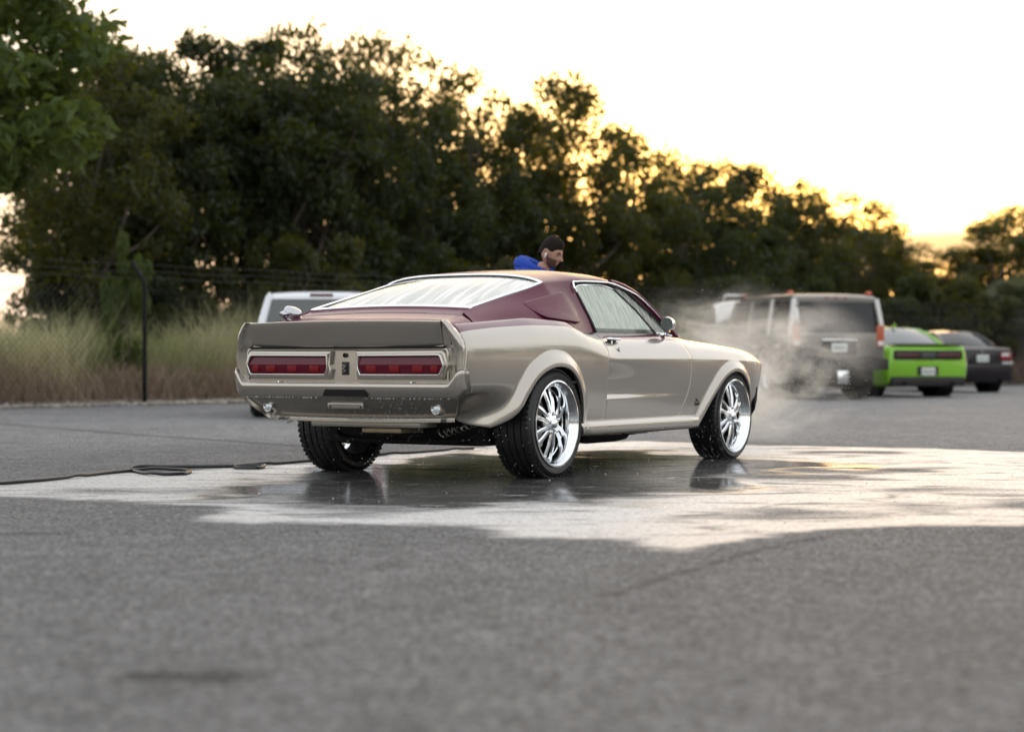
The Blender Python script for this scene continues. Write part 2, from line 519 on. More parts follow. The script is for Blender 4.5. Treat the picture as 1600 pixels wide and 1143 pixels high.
f_bd = pchip([-1.01, -.98, -.788, -.512, -.071, .237, .382, .55, .8, 1.3, 1.9, 2.5, 3.1, 3.46],
             [.905, .912, .932, .950, .966, .964, .944, .915, .893, .888, .884, .857, .806, .735])
def stripe_side(P): return P[..., 2] - f_bd(P[..., 0])

# ---- quarter panels
nu, nv = 150, 46
bot = np.concatenate([curve([(-1.0, .52), (-.93, .468), (-.80, .392), (-.68, .352), (-.60, .335)], 24)[:-1],
                      curve(RA, 104)[:-1], curve([(.36, .345), (.54, .348), (.716, .352)], 24)])
# top boundary sampled to lie above the bottom one
xt = np.interp(np.linspace(0, 1, len(bot)), [0, .15, .5, .84, 1], [-.985, -.60, .02, .50, .80])
top = np.stack([xt, f_zs(xt)], 1)
left = curve([(-1.0, .52), (-1.012, .60), (-1.008, .68), (-.996, .76), (-.99, .84), (-.996, .91), (-.985, float(f_zs(-.985)))], nv)
right = curve([(.716, .352), (.727, .55), (.731, .757), (.755, .86), (.80, float(f_zs(.80)))], nv)
Q = side_pts(coons(bot, top, left, right), 0.0)
panel("quarter_panel", Q, flip=False, attrs={"stripe": stripe_side(Q)}, lip={"b": .022, "t": .01})

# ---- doors
bot = curve([(.7215, .352), (1.2, .350), (1.845, .346)], 70)
xt = np.linspace(.806, 1.93, 70); top = np.stack([xt, f_zs(xt)], 1)
left = curve([(.7215, .352), (.7325, .55), (.7365, .757), (.761, .86), (.806, float(f_zs(.806)))], 64)
right = curve([(1.845, .346), (1.965, .525), (2.003, .68), (2.003, .763), (1.97, .885), (1.93, float(f_zs(1.93)))], 64)
D = side_pts(coons(bot, top, left, right), 1.0)
panel("door", D, attrs={"stripe": stripe_side(D)}, lip=.04)

# ---- front fenders
bot = np.concatenate([curve([(1.851, .346), (1.95, .30), (2.04, .256), (2.13, .252)], 18)[:-1], curve(FA, 90)[:-1],
                      curve([(3.085, .33), (3.14, .40), (3.26, .46), (3.36, .50)], 20)])
xt = np.interp(np.linspace(0, 1, len(bot)), [0, .14, .5, .83, 1], [1.936, 2.2, 2.72, 3.2, 3.45])
top = np.stack([xt, f_zs(xt)], 1)
left = curve([(1.851, .346), (1.971, .525), (2.009, .68), (2.009, .763), (1.976, .885), (1.936, float(f_zs(1.936)))], 50)
right = curve([(3.36, .50), (3.43, .60), (3.47, .69), (3.45, float(f_zs(3.45)))], 50)
Fd = side_pts(coons(bot, top, left, right), 1.0)
panel("fender", Fd, attrs={"stripe": stripe_side(Fd)}, lip={"b": .05})

# ---- side skirts with the exhaust opening at the tail end
xs_ = np.concatenate([[.375, .385, .40], np.linspace(.44, 2.0, 40), [2.06, 2.10]])
prof = np.array([(.835, .352), (.868, .349), (.892, .338), (.906, .318), (.908, .285), (.900, .262), (.880, .249), (.84, .246), (.78, .252)])
prof = curve(prof, 22)
K = np.zeros((len(xs_), len(prof), 3))
for i, x in enumerate(xs_):
    e = 1.0 if .40 < x < 2.04 else .93
    K[i, :, 0] = x + (0 if x > .5 else (prof[:, 1] - .25) * -.35)
    K[i, :, 1] = -(.80 + (prof[:, 0] - .80) * e)
    K[i, :, 2] = .30 + (prof[:, 1] - .30) * e
panel("side_skirt", K, flip=True, lips="l", lip=.05)
for s in (1, -1):
    b = MB(); ring = []
    for k in range(25):
        a = 2 * math.pi * k / 24
        ring.append((.41, s * -(.862 + .040 * math.cos(a)), .300 + .034 * math.sin(a)))
    b.tube(ring[:-1], .006, 6, closed=True)
    b.build("exhaust_tip", M_chrome, car)
    b = MB()
    for (x0, x1, rr) in ((.385, .60, .036),):
        b.lathe([(0, .07), (rr, .07), (rr * 1.05, 0), (rr * .2, -.0)], 20, 'x', (.405, s * -.862, .300))
    b.build("exhaust_bore", M_black, car)

# ---- roof with sail panels
f_re = pchip([.25, .6, .9, 1.2, 1.45], [.628, .606, .590, .582, .575])       # roof edge: half width and height
f_ze = pchip([.25, .6, .9, 1.2, 1.45], [1.246, 1.266, 1.290, 1.294, 1.280])
f_zcn = pchip([.25, .55, .9, 1.2, 1.47], [1.316, 1.352, 1.372, 1.369, 1.342])
def roof_pt(x, s):
    """s: 0 centre .. 1 edge"""
    re, ze, zc_ = f_re(x), f_ze(x), f_zcn(x)
    return np.stack([x + 0 * s, -re * s, ze + (zc_ - ze) * np.clip(1 - np.clip(s, 0, 1) ** 3.0, 0, 1) ** .68], -1)
ns = 40; sarr = np.sin(np.linspace(0, 1, ns) * math.pi / 2)
def roof_rear_x(s): return .26 + .045 * s ** 3
def roof_front_x(s): return 1.475 - .06 * s ** 2.4
RP = np.zeros((64, ns, 3))
for j, s in enumerate(sarr):
    xx = roof_rear_x(s) + (roof_front_x(s) - roof_rear_x(s)) * np.linspace(0, 1, 64)
    RP[:, j] = roof_pt(xx, np.full(64, s))
edge = RP[:, -1]                       # outer edge from the glass tip forward
nb = int(np.argmin(np.abs(edge[:, 0] - .72)))      # where the B-pillar meets the roof
tip = edge[0]
# sail: bottom along the shoulder, top along the chrome then the roof edge
xb = np.linspace(-.766, .86, 60)
sail_bot = np.stack([xb, -(S(xb, f_zs(xb), 0) - .004), f_zs(xb) - .006], 1)
chr_ = curve([(-.66, -.622, 1.037), (-.56, -.620, 1.068), (-.15, -.618, 1.150), (.10, -.622, 1.203), tuple(tip)], 40)
sail_top = np.concatenate([chr_[:-1], edge[:nb + 1]])
sail_top = curve(sail_top, 60, smooth=False)
sail_l = curve([sail_bot[0], (sail_bot[0] + sail_top[0]) / 2 + np.array([0, 0, .004]), sail_top[0]], 40)
pb = sail_top[-1]
sail_r = curve([sail_bot[-1], (.835, -.675, 1.03), (.775, -.632, 1.16), pb], 40)
SP = coons(sail_bot, sail_top, sail_l, sail_r)
# a gentle outward fullness
u = np.linspace(0, 1, 60)[:, None]; v = np.linspace(0, 1, 40)[None]
SP[..., 1] -= .016 * np.sin(np.pi * v) * np.sin(np.pi * np.clip(u * 1.1, 0, 1)) ** .7
V, Fc = [], []
RP2 = np.concatenate([RP[:, ::-1] * np.array([1, -1, 1]), RP[:, 1:]], axis=1)
V = RP2.reshape(-1, 3).tolist(); Fc = grid_faces(RP2.shape[0], RP2.shape[1])
mesh("roof", V, Fc[0:0] + [f for f in Fc], M_maroon, car, True, 60, weld=0)
panel("sail_panel", SP, M_maroon, lips="rt", lip={"r": .035, "t": .01})

# shoulder-to-deck corner pieces
f_red = pchip([-1.09, -1.0, -.66], [.717, .700, .622])
def deck_z(x, r): return pchip([-1.09, -.95, -.8, -.69, -.55], [.987, .996, 1.020, 1.045, 1.086])(x) - np.interp(x, [-1.09, -.69], [.007, .020]) * (np.asarray(r) / .62) ** 2
xa = np.linspace(-.985, -.650, 30)
inner = np.stack([xa, -f_red(xa) - .004, deck_z(xa, f_red(xa))], 1)
xo = np.linspace(-.985, -.755, 30)
sl_ = sail_l + np.array([.03, .0, -.004])
outer = np.stack([xo, -(S(xo, f_zs(xo), 0) - .004), f_zs(xo) - .008], 1)
outer[-4:] += (sl_[0] - outer[-1]) * np.array([.25, .5, .75, 1])[:, None]; inner[-4:] += (sl_[-1] - inner[-1]) * np.array([.25, .5, .75, 1])[:, None]
CP = coons(outer, inner, curve([outer[0], (outer[0] + inner[0]) / 2 + np.array([0, 0, .004]), inner[0]], 16),
           curve(sail_l + np.array([.03, .0, -.004]), 16))
CP[..., 2] -= .004 * sm(-.78, -.70, CP[..., 0])
panel("deck_corner", CP, M_maroon, lips="l")

# ---- decklid with the upturned tail spoiler
nr = 41; rr_ = np.linspace(-1, 1, nr)
xd = np.concatenate([np.linspace(-.70, -1.00, 14), np.linspace(-1.02, -1.088, 8)])
DK = np.zeros((len(xd) , nr, 3))
for i, x in enumerate(xd):
    r = f_red(x) * rr_
    DK[i] = np.stack([np.full(nr, x) , r, deck_z(x, r) + 0 * r], 1)
bow = lambda r: .030 * (np.asarray(r) / .72) ** 2          # the tail is bowed in plan
DK[:, :, 0] += bow(DK[:, :, 1]) * sm(-.75, -1.08, DK[:, :, 0])
panel("decklid", DK, M_maroon, both=False, lips="blt", flip=True, lip=.012)
zsf = np.array([.987, .9865, .984, .975, .955, .92, .88, .85, .834, .828])
xsf = np.array([-1.088, -1.094, -1.098, -1.098, -1.094, -1.083, -1.070, -1.060, -1.054, -1.050])
SF = np.zeros((len(zsf), nr, 3))
rs = .714 * rr_
for i in range(len(zsf)):
    SF[i] = np.stack([xsf[i] + bow(rs), rs * (1 - .002 * (zsf[i] < .9)), zsf[i] - .007 * (rs / .62) ** 2 * max(0, (zsf[i] - .83) / .157)], 1)
panel("tail_spoiler", SF, M_paint, both=False, lips="brt", flip=True, lip=.02)
# strip between decklid and rear glass
xs2 = np.linspace(-.692, -.545, 8); CW = np.zeros((8, nr, 3))
for i, x in enumerate(xs2):
    r = f_red(min(x, -.66)) * rr_ * (1 - .0 * i)
    CW[i] = np.stack([np.full(nr, x) , r, deck_z(x, r)], 1)
panel("rear_cowl", CW, M_maroon, both=False, lips="b", flip=False)

# ---- rear glass and its chrome frame
nrg = 40
gu = np.linspace(-1, 1, nrg)
topx = .262 + .045 * np.abs(gu) ** 3
g_top = np.stack([topx - .004, .612 * gu, 0 * gu], 1)
zt = f_ze(topx) + (f_zcn(topx) - f_ze(topx)) * np.clip(1 - np.abs(gu * .985) ** 3.0, 0, 1) ** .68
g_top[:, 2] = zt - .012
g_bot = np.stack([-.565 + 0 * gu, .602 * gu, deck_z(-.565, .6 * gu) - .002], 1)
lft = curve([g_bot[0], (-.15, -.606, 1.150), (.10, -.612, 1.200), g_top[0]], 30)
GL = coons(g_bot, g_top, lft, lft * np.array([1, -1, 1]))
w_ = np.linspace(0, 1, 30)[None, :]
GL[..., 2] += .035 * np.sin(np.pi * w_) * (1 - np.abs(gu[:, None]) ** 2.2)
run = np.linspace(0, 1, 30)[None].repeat(nrg, 0)
across = (gu[:, None] * .6 * (1 + .35 * run))
mesh("rear_glass", GL.reshape(-1, 3), grid_faces(nrg, 30), M_rglass, car, True, attrs={"run": run.ravel() * .9, "across": across.ravel()})
rg = bpy.data.objects["rear_glass"]
fr_ = np.concatenate([GL[:, 0], GL[-1, 1:], GL[::-1, -1][1:], GL[0, ::-1][1:-1]])
fr_ = fr_ + np.array([0, 0, .006])
MB().tube(fr_, .0125, 8, closed=True).build("chrome_trim", M_chrome, rg)
cen = fr_.mean(0); MB().tube(cen + (fr_ - cen) * .968 + np.array([0, 0, -.004]), .010, 6, closed=True).build("rubber_seal", M_black, rg)

# ---- windshield, pillars
gp = np.linspace(-1, 1, 31)
wt = np.stack([1.475 - .06 * np.abs(gp) ** 2.4 + .004, .560 * gp, 0 * gp], 1)
wt[:, 2] = f_ze(wt[:, 0]) + (f_zcn(wt[:, 0]) - f_ze(wt[:, 0])) * np.clip(1 - np.abs(gp * .96) ** 2.7, 0, 1) ** .8 - .006
wb = np.stack([2.22 - .14 * np.abs(gp) ** 2.2, .655 * gp, .93 - .0 * gp], 1)
wl_ = curve([wb[0], (wb[0] + wt[0]) / 2 + np.array([.01, -.006, .01]), wt[0]], 16)
WS = coons(wb, wt, wl_, wl_ * np.array([1, -1, 1]))
ws = mesh("windshield", WS.reshape(-1, 3), grid_faces(31, 16), M_fglass, car, True,
          attrs={"run": np.tile(np.linspace(0, .7, 16), 31), "across": np.repeat(gp * .6, 16)})
fr_ = np.concatenate([WS[:, 0], WS[-1, 1:], WS[::-1, -1][1:], WS[0, ::-1][1:-1]])
MB().tube(fr_, .010, 6, closed=True).build("chrome_trim", M_chrome, ws)
for s in (1, -1):
    P = curve([(1.34, -s * .566, 1.292), (1.43, -s * .572, 1.283), (1.56, -s * .588, 1.252), (1.70, -s * .610, 1.197), (1.85, -s * .640, 1.108), (1.99, -s * .668, 1.012), (2.13, -s * .690, .912)], 18)
    MB().tube(P, np.linspace(.020, .026, 18), 10).build("windshield_pillar", M_maroon, car)
    # drip rail chrome over the side window
    rail = [edge[i] * np.array([1, s, 1]) + np.array([0, -s * .006, -.006]) for i in range(nb - 1, len(edge))]
    rail = [np.array([.742, -s * .632, 1.205]), np.array([.728, -s * .622, 1.240])] + rail[2::3] + [p + np.array([0, -s * .016, -.010]) for p in P[6::3]]
    MB().tube(curve(rail, 60), .0075, 6).build("drip_rail", M_chrome, car)

# ---- side windows
for s in (1, -1):
    bl, br_ = np.array([.90, .700, .936]), np.array([1.79, .700, .934])
    tl_, tr_ = np.array([.765, .604, 1.232]), np.array([1.375, .580, 1.240])
    tp = curve([tl_, (.83, .592, 1.250), (1.0, .583, 1.262), (1.2, .578, 1.263), tr_], 30)
    G = coons(curve([bl, br_], 30), tp, curve([bl, (.86, .672, 1.03), (.80, .628, 1.16), tl_], 20), curve([br_, (1.60, .645, 1.09), tr_], 20))
    G = G * np.array([1, -s, 1])
    run = G[..., 2]; across = G[..., 0] + .25 * (G[..., 2] - 1)
    sw = mesh("side_window", G.reshape(-1, 3), grid_faces(30, 20, s < 0), M_sglass, car, True, attrs={"run": run.ravel(), "across": across.ravel()})
    MB().tube(G[:, -1], .006, 6).build("glass_edge_trim", M_chrome, sw)
    MB().tube(G[0, :] + np.array([-.012, 0, 0]), .013, 6).build("window_seal", M_black, sw)
    tb = tp * np.array([1, -s, 1])
    b = MB()                                                          # dark recess between glass and rail
    up = np.stack([tb[:, 0] + np.linspace(-.03, .05, 30), tb[:, 1] , tb[:, 2] + .030], 1)
    st = np.stack([tb + np.array([0, s * .012, 0]), up + np.array([0, s * .0, 0])], 1)
    b.add(st.reshape(-1, 3), grid_faces(30, 2)); b.build("header_seal", M_black, sw)
    MB().tube([br_ * np.array([1, -s, 1]), G[-1, 10], tr_ * np.array([1, -s, 1])], .009, 6).build("division_bar", M_black, sw)
    v = coons(curve([(1.80, .700, .934), (2.065, .690, .922)], 8), curve([(1.39, .582, 1.240), (1.51, .586, 1.246)], 8),
              curve([(1.80, .700, .934), (1.61, .646, 1.09), (1.39, .582, 1.240)], 12), curve([(2.065, .690, .922), (1.83, .640, 1.075), (1.51, .586, 1.246)], 12)) * np.array([1, -s, 1])
    vw = mesh("vent_window", v.reshape(-1, 3), grid_faces(8, 12, s < 0), M_fglass, car, True, attrs={"run": v[..., 2].ravel(), "across": v[..., 0].ravel()})
    MB().tube(v[-1], .011, 6).build("vent_frame", M_black, vw)
    # belt strip closing the door top inwards
    xx = np.linspace(.83, 2.1, 30)
    zz = f_zs(xx); ro = S(xx, zz) ; st = np.stack([np.stack([xx, -s * ro, zz], 1), np.stack([xx, -s * (ro - .03), zz + .006], 1), np.stack([xx, -s * (ro - .10), zz - .004], 1)], 1)
    mesh("belt_strip", st.reshape(-1, 3), grid_faces(30, 3, s < 0), M_maroon, car, True)
    MB().tube([(x, -s * (float(S(x, f_zs(x))) - .022), float(f_zs(x)) + .007) for x in np.linspace(.9, 2.05, 12)], .005, 6).build("belt_trim", M_chrome, car)

# ---- raised scoop on the sail panel
_k = (SP[..., 0] > -.3) & (SP[..., 2] > .985)
_A = lambda x, z: np.stack([np.ones_like(x), x, z, x * x, x * z, z * z], -1)
_c = np.linalg.lstsq(_A(SP[_k][:, 0], SP[_k][:, 2]), SP[_k][:, 1], rcond=None)[0]
def sail_at(x, z): return float(_A(np.array(x), np.array(z)) @ _c)
out_ = curve([(-.075, 1.112), (.20, 1.158), (.50, 1.206), (.535, 1.196), (.575, 1.12), (.635, .998)], 36, smooth=False).tolist() + \
       curve([(.635, .998), (.62, .990), (.30, 1.004), (.08, 1.018), (.05, 1.026), (-.03, 1.062), (-.085, 1.098), (-.075, 1.112)], 44, smooth=False)[1:-1].tolist()
out_ = np.array(out_)
for _ in range(3): out_ = .5 * out_ + .25 * np.roll(out_, 1, 0) + .25 * np.roll(out_, -1, 0)      # round the corners
cx, cz = out_.mean(0)
rings = []
hgt = lambda x: .006 + .012 * np.clip((x + .08) / .7, 0, 1)
for k, (sc, hh) in enumerate(((1.0, -.004), (.99, .22), (.972, .58), (.95, .84), (.925, .96), (.90, 1.0), (.6, 1.05), (.3, 1.06), (.02, 1.06))):
    q = []
    for (x, z) in out_:
        # inset by a constant amount rather than by scale along the long axis
        dx, dz = x - cx, z - cz
        s9 = max(sc, .9); x2, z2 = cx + dx * (1 - (1 - s9) * .45) * min(1, sc / .9), cz + dz * sc
        q.append((x2, sail_at(x2, z2) - (hgt(x2) * hh if hh > 0 else 0), z2))
    rings.append(q)
rings = np.array(rings).transpose(1, 0, 2)
for s in (1, -1):
    mesh("sail_scoop", rings.reshape(-1, 3) * np.array([1, s, 1]), grid_faces(len(out_), rings.shape[1], s > 0, wrap=True), M_maroon, car, True, 55)

# ---- tail: corner caps, light panel, bumper, valance
zl = np.array([.588, .62, .68, .74, .79, .815, .826, .86, .90, .925, .950, .966, .975, .980])
ro_ = pchip([.58, .80, .86, .92, .96, .988], [.850, .846, .836, .806, .778, .748])
xbk = pchip([.58, .80, .83, .90, .988], [-1.040, -1.046, -1.052, -1.074, -1.088])
CAPg = []
sx = pchip([.52, .60, .68, .76, .84, .91, .957, .99], [-1.010, -1.022, -1.018, -1.006, -1.001, -1.007, -.998, -.993])
for z in zl:
    xs0 = float(sx(z)); zz = min(z, float(f_zs(xs0)))
    p0 = (xs0, float(S(xs0, zz, 0)) - (max(0, z - zz) * 1.2)); r_o = float(ro_(z)); xr = float(xbk(z))
    ri = .720 if z >= .826 else .768
    bw = float(bow(ri)) * (1 if z > .826 else .6)
    pl = [p0, ((p0[0] + xr) / 2, max((p0[1] + r_o) / 2 + .004, r_o)), (xr + .022, r_o + .002), (xr + .008, r_o - .012), (xr + .004, r_o - .03), (xr + bw * .8, (r_o + ri) / 2 - .005), (xr + bw, ri)]
    c_ = curve(pl, 22)
    c_ = np.concatenate([c_, [(xr + bw + .004, ri - .003), (xr + .055, ri - .004), (xr + .11, ri - .004)]])
    CAPg.append(np.stack([c_[:, 0], -c_[:, 1], np.full(len(c_), z)], 1))
last = CAPg[-1].copy(); m_ = last.mean(0); last = m_ + (last - m_) * .55; last[:, 2] = .982
CAPg.append(last)
CAPg = np.array(CAPg).transpose(1, 0, 2)
panel("quarter_extension", CAPg, lips="l", flip=True, attrs={"stripe": np.minimum(CAPg[..., 0] + 1.045 , CAPg[..., 2] - .935)})

b = MB()      # light panel with a raised bead round it
b.box((-1.025, -.77, .600), (-1.000, .77, .835))
tp_ = b.build("tail_panel", M_paint, car)
bead = [(-1.031, -.752, .626), (-1.031, -.752, .800), (-1.031, -.735, .814), (-1.031, .735, .814), (-1.031, .752, .800), (-1.031, .752, .626)]
MB().tube(curve(bead, 80, smooth=False), .010, 8).build("panel_bead", M_paint, tp_)
MB().box((-1.046, -.735, .8185), (-1.026, .735, .8275)).build("spoiler_gap_shade", M_under, tp_)  # thin black strip standing in for the shade line under the spoiler
b = MB(); b.lathe([(0, .012), (.013, .012), (.015, .004), (.012, 0)], 16, 'x', (-1.040, 0, .775)); b.build("trunk_lock", M_black, car)
b = MB()
b.box((-1.040, -.020, .655), (-1.022, .020, .735), bev=.003)
b.build("tail_emblem", M_black, car)
b = MB()      # coiled snake badge on the plate
pts = [(-1.046, .010 * math.cos(t * 2.2) * (1 if t < 3 else .8), .668 + .009 * t) for t in np.linspace(0, 5.6, 40)]
b.tube(pts, np.concatenate([np.linspace(.002, .005, 30), np.linspace(.005, .007, 6), np.linspace(.006, .002, 4)]), 6); b.build("snake_badge", M_plate, bpy.data.objects["tail_emblem"])

def lamp_outline(s, g=0.0):
    """hexagon-ended lamp; g grows it outwards"""
    o = [(.118 - g * .4, .716), (.124 - g, .768 + g), (.700 + g * .7, .771 + g), (.712 + g, .764 + g * .6), (.733 + g, .716), (.712 + g, .668 - g * .6), (.700 + g * .7, .661 - g), (.138 - g, .661 - g), (.122 - g, .69 )]
    return [(s * y, z) for y, z in o]
for s in (1, -1):
    lamp = []
    def ring(g, x): return [(x, y, z) for y, z in lamp_outline(s, g)]
    rs_ = [ring(.034, -1.022), ring(.034, -1.040), ring(.030, -1.050), ring(.018, -1.054), ring(.014, -1.064), ring(.008, -1.066), ring(.003, -1.062), ring(.0, -1.048)]
    n_ = len(rs_[0]); V = [p for r_ in rs_ for p in r_]
    Fz = [[k * n_ + i, k * n_ + (i + 1) % n_, (k + 1) * n_ + (i + 1) % n_, (k + 1) * n_ + i] for k in range(len(rs_) - 1) for i in range(n_)]
    tl = MB().add(V, Fz).build("tail_light", M_paint, car, sharp=30)
    MB().add([p for r_ in (ring(.008, -1.065), ring(.004, -1.068), ring(.001, -1.066)) for p in r_],
             [[k * n_ + i, k * n_ + (i + 1) % n_, (k + 1) * n_ + (i + 1) % n_, (k + 1) * n_ + i] for k in range(2) for i in range(n_)]).build("chrome_bezel", M_bezel, tl, sharp=30)
    ys = np.linspace(.122, .730, 40)
    def zt_(y): return np.interp(y, [.118, .124, .70, .712, .733], [.716, .768, .771, .764, .716])
    def zb_(y): return np.interp(y, [.118, .138, .70, .712, .733], [.69, .661, .661, .668, .716])
    L = np.zeros((40, 5, 3))
    for i, y in enumerate(ys):
        a_, c_ = zt_(y), zb_(y); mid = min(max(.718, c_), a_)
        L[i] = [(-1.049, s * y, a_), (-1.056, s * y, (a_ + mid) / 2), (-1.063, s * y, mid), (-1.060, s * y, (mid + c_) / 2), (-1.054, s * y, c_)]
    mesh("lens", L.reshape(-1, 3), grid_faces(40, 5, s > 0), M_lens, tl, True, 12)
    for yc in (.215, .385, .555, .672):
        hw = .036 if yc < .6 else .024
        MB().box((-1.0645, s * yc - hw, .672), (-1.056, s * yc + hw, .714), bev=.003).build("reflector", M_lensb, tl)

# bumper: swept along the tail, ends turned up at the corners
def plan(q):      # q in [-1,1] -> (x, r)
    a = abs(q); s = 1 if q >= 0 else -1
    if a < .90: r = a / .90 * .795; return -1.108 + .030 * (r / .72) ** 2, s * r
    t = (a - .90) / .10 * math.pi / 2
    return -1.071 + .062 * (1 - math.cos(t)) , s * (.795 + .070 * math.sin(t))
qs = np.concatenate([np.linspace(-1, -.88, 16), np.linspace(-.87, .87, 61), np.linspace(.88, 1, 16)])
BP = []
for q in qs:
    x, r = plan(q); a = abs(r)
    ztp = .602 + .082 * sm(.765, .850, a); zbt = .516 + .055 * sm(.80, .872, a)
    inw = .06 * (1 - sm(.76, .84, a)) + .01
    sec = [(x + inw, ztp + .008), (x + inw * .4, ztp + .006), (x + .008, ztp + .001), (x + .001, ztp - .008), (x, ztp - .02), (x + .006, (ztp + zbt) / 2), (x + .018, zbt + .012), (x + .024, zbt + .002), (x + .034, zbt), (x + .075, zbt + .004)]
    BP.append([(sx_, -r, sz_) for sx_, sz_ in sec])
BP = np.array(BP)
o = panel("bumper", BP, M_paint, both=False, lips="lr", flip=False, lip=.02)[0]
b = MB(); b.prism([(-.215, .5255), (.115, .5255), (.098, .566), (-.198, .566)], 0, -1.1085, -1.06); b.build("plate_slot", M_under, o)
for yb in (.53, -.53): MB().lathe([(0, -.004), (.008, -.003), (.010, 0)], 12, 'x', (-1.089 + .016, yb, .555)).build("bumper_bolt", M_plate, o)
for yb in (.50, -.50): MB().lathe([(0, .009), (.008, .007), (.012, 0)], 12, 'z', (-1.045, yb, .609)).build("bumper_bolt", M_chrome, o)

VP = []
for q in np.linspace(-1, 1, 61):
    row = []
    for t in np.linspace(0, 1, 12):
        z = .524 - t * (.524 - .388)
        hw = .800 - .105 * t ** 1.2
        xq = -1.060 + .135 * t ** 1.15
        a = abs(q)
        row.append((xq + .030 * (a * hw / .72) ** 2 + .03 * sm(.9, 1, a), -q * hw, z + .012 * t * a ** 3))
    VP.append(row)
VP = np.array(VP)
val = panel("valance", VP, M_paint, both=False, lips="tlr", flip=False, lip=.03)[0]
b = MB(); b.box((-.90, -.46, .332), (-.70, .36, .372), bev=.01); b.build("lower_valance_lip", M_plate, car)
for s in (1, -1):
    fx, fy, fz = -.990, s * .636, .450
    b = MB(); b.lathe([(.044, .05), (.040, .020), (.035, .002), (.031, .000), (.029, .006)], 28, 'x', (fx, fy, fz)); fo = b.build("fog_light", M_paint, car)
    MB().lathe([(.031, .003), (.028, -.001), (.024, .004)], 28, 'x', (fx, fy, fz)).build("chrome_ring", M_chrome, fo)
    MB().lathe([(.026, .006), (.014, .004), (0, .003)], 20, 'x', (fx, fy, fz)).build("bulb_glass", M_clear, fo)
b = MB(); b.box((-1.030, -.135, .448), (-.985, .135, .484), bev=.004); br = b.build("plate_bracket", M_plate, car)
for y in (-.115, .115): MB().lathe([(0, -.003), (.007, -.002), (.008, 0)], 10, 'x', (-1.030, y, .458)).build("bracket_hole", M_black, br)
MB().tube([(-1.032, -.12, .470), (-1.032, .12, .470)], .003, 6).build("bracket_rod", M_chrome, br)

# ---- hood, scoop, front closing
xh = np.linspace(2.02, 3.44, 40); hr = np.linspace(-1, 1, 41)
HD = np.zeros((40, 41, 3))
for i, x in enumerate(xh):
    zs0 = float(f_zs(x)); re = float(S(x, zs0)) - .004
    r = re * hr; crown = .030 + .0 * x
    scoop_ = .075 * sm(2.25, 2.75, x) * (1 - sm(3.12, 3.16, x)) * (1 - sm(.17, .30, np.abs(r)))
    HD[i] = np.stack([x + .05 * (1 - hr ** 2) * (i / 39.), r, zs0 + crown * (1 - np.abs(hr) ** 2.2) + scoop_], 1)
HA = .62 - np.abs(HD[..., 1])
panel("hood", HD, M_paint, both=False, lips="lr", flip=False, attrs={"stripe": np.where(np.abs(HD[..., 1]) > .0, 1.0, 0)}, lip=.01)
b = MB(); b.box((1.98, -.66, .88), (2.24, .66, .928)); b.build("cowl", M_black, car)
b = MB(); b.box((3.30, -.74, .44), (3.40, .74, .74), bev=.02); b.build("grille", M_black, car)
fb = []
for q in np.linspace(-1, 1, 41):
    a = abs(q); x = 3.52 - .10 * a ** 2 - .10 * sm(.93, 1, a); r = q * .82
    fb.append([(x - .16, -r, .545), (x - .02, -r, .54), (x, -r, .52), (x - .01, -r, .44), (x - .05, -r, .36), (x - .14, -r, .30), (x - .22, -r, .295)])
panel("front_bumper", np.array(fb), M_paint, both=False, lips="", flip=True)

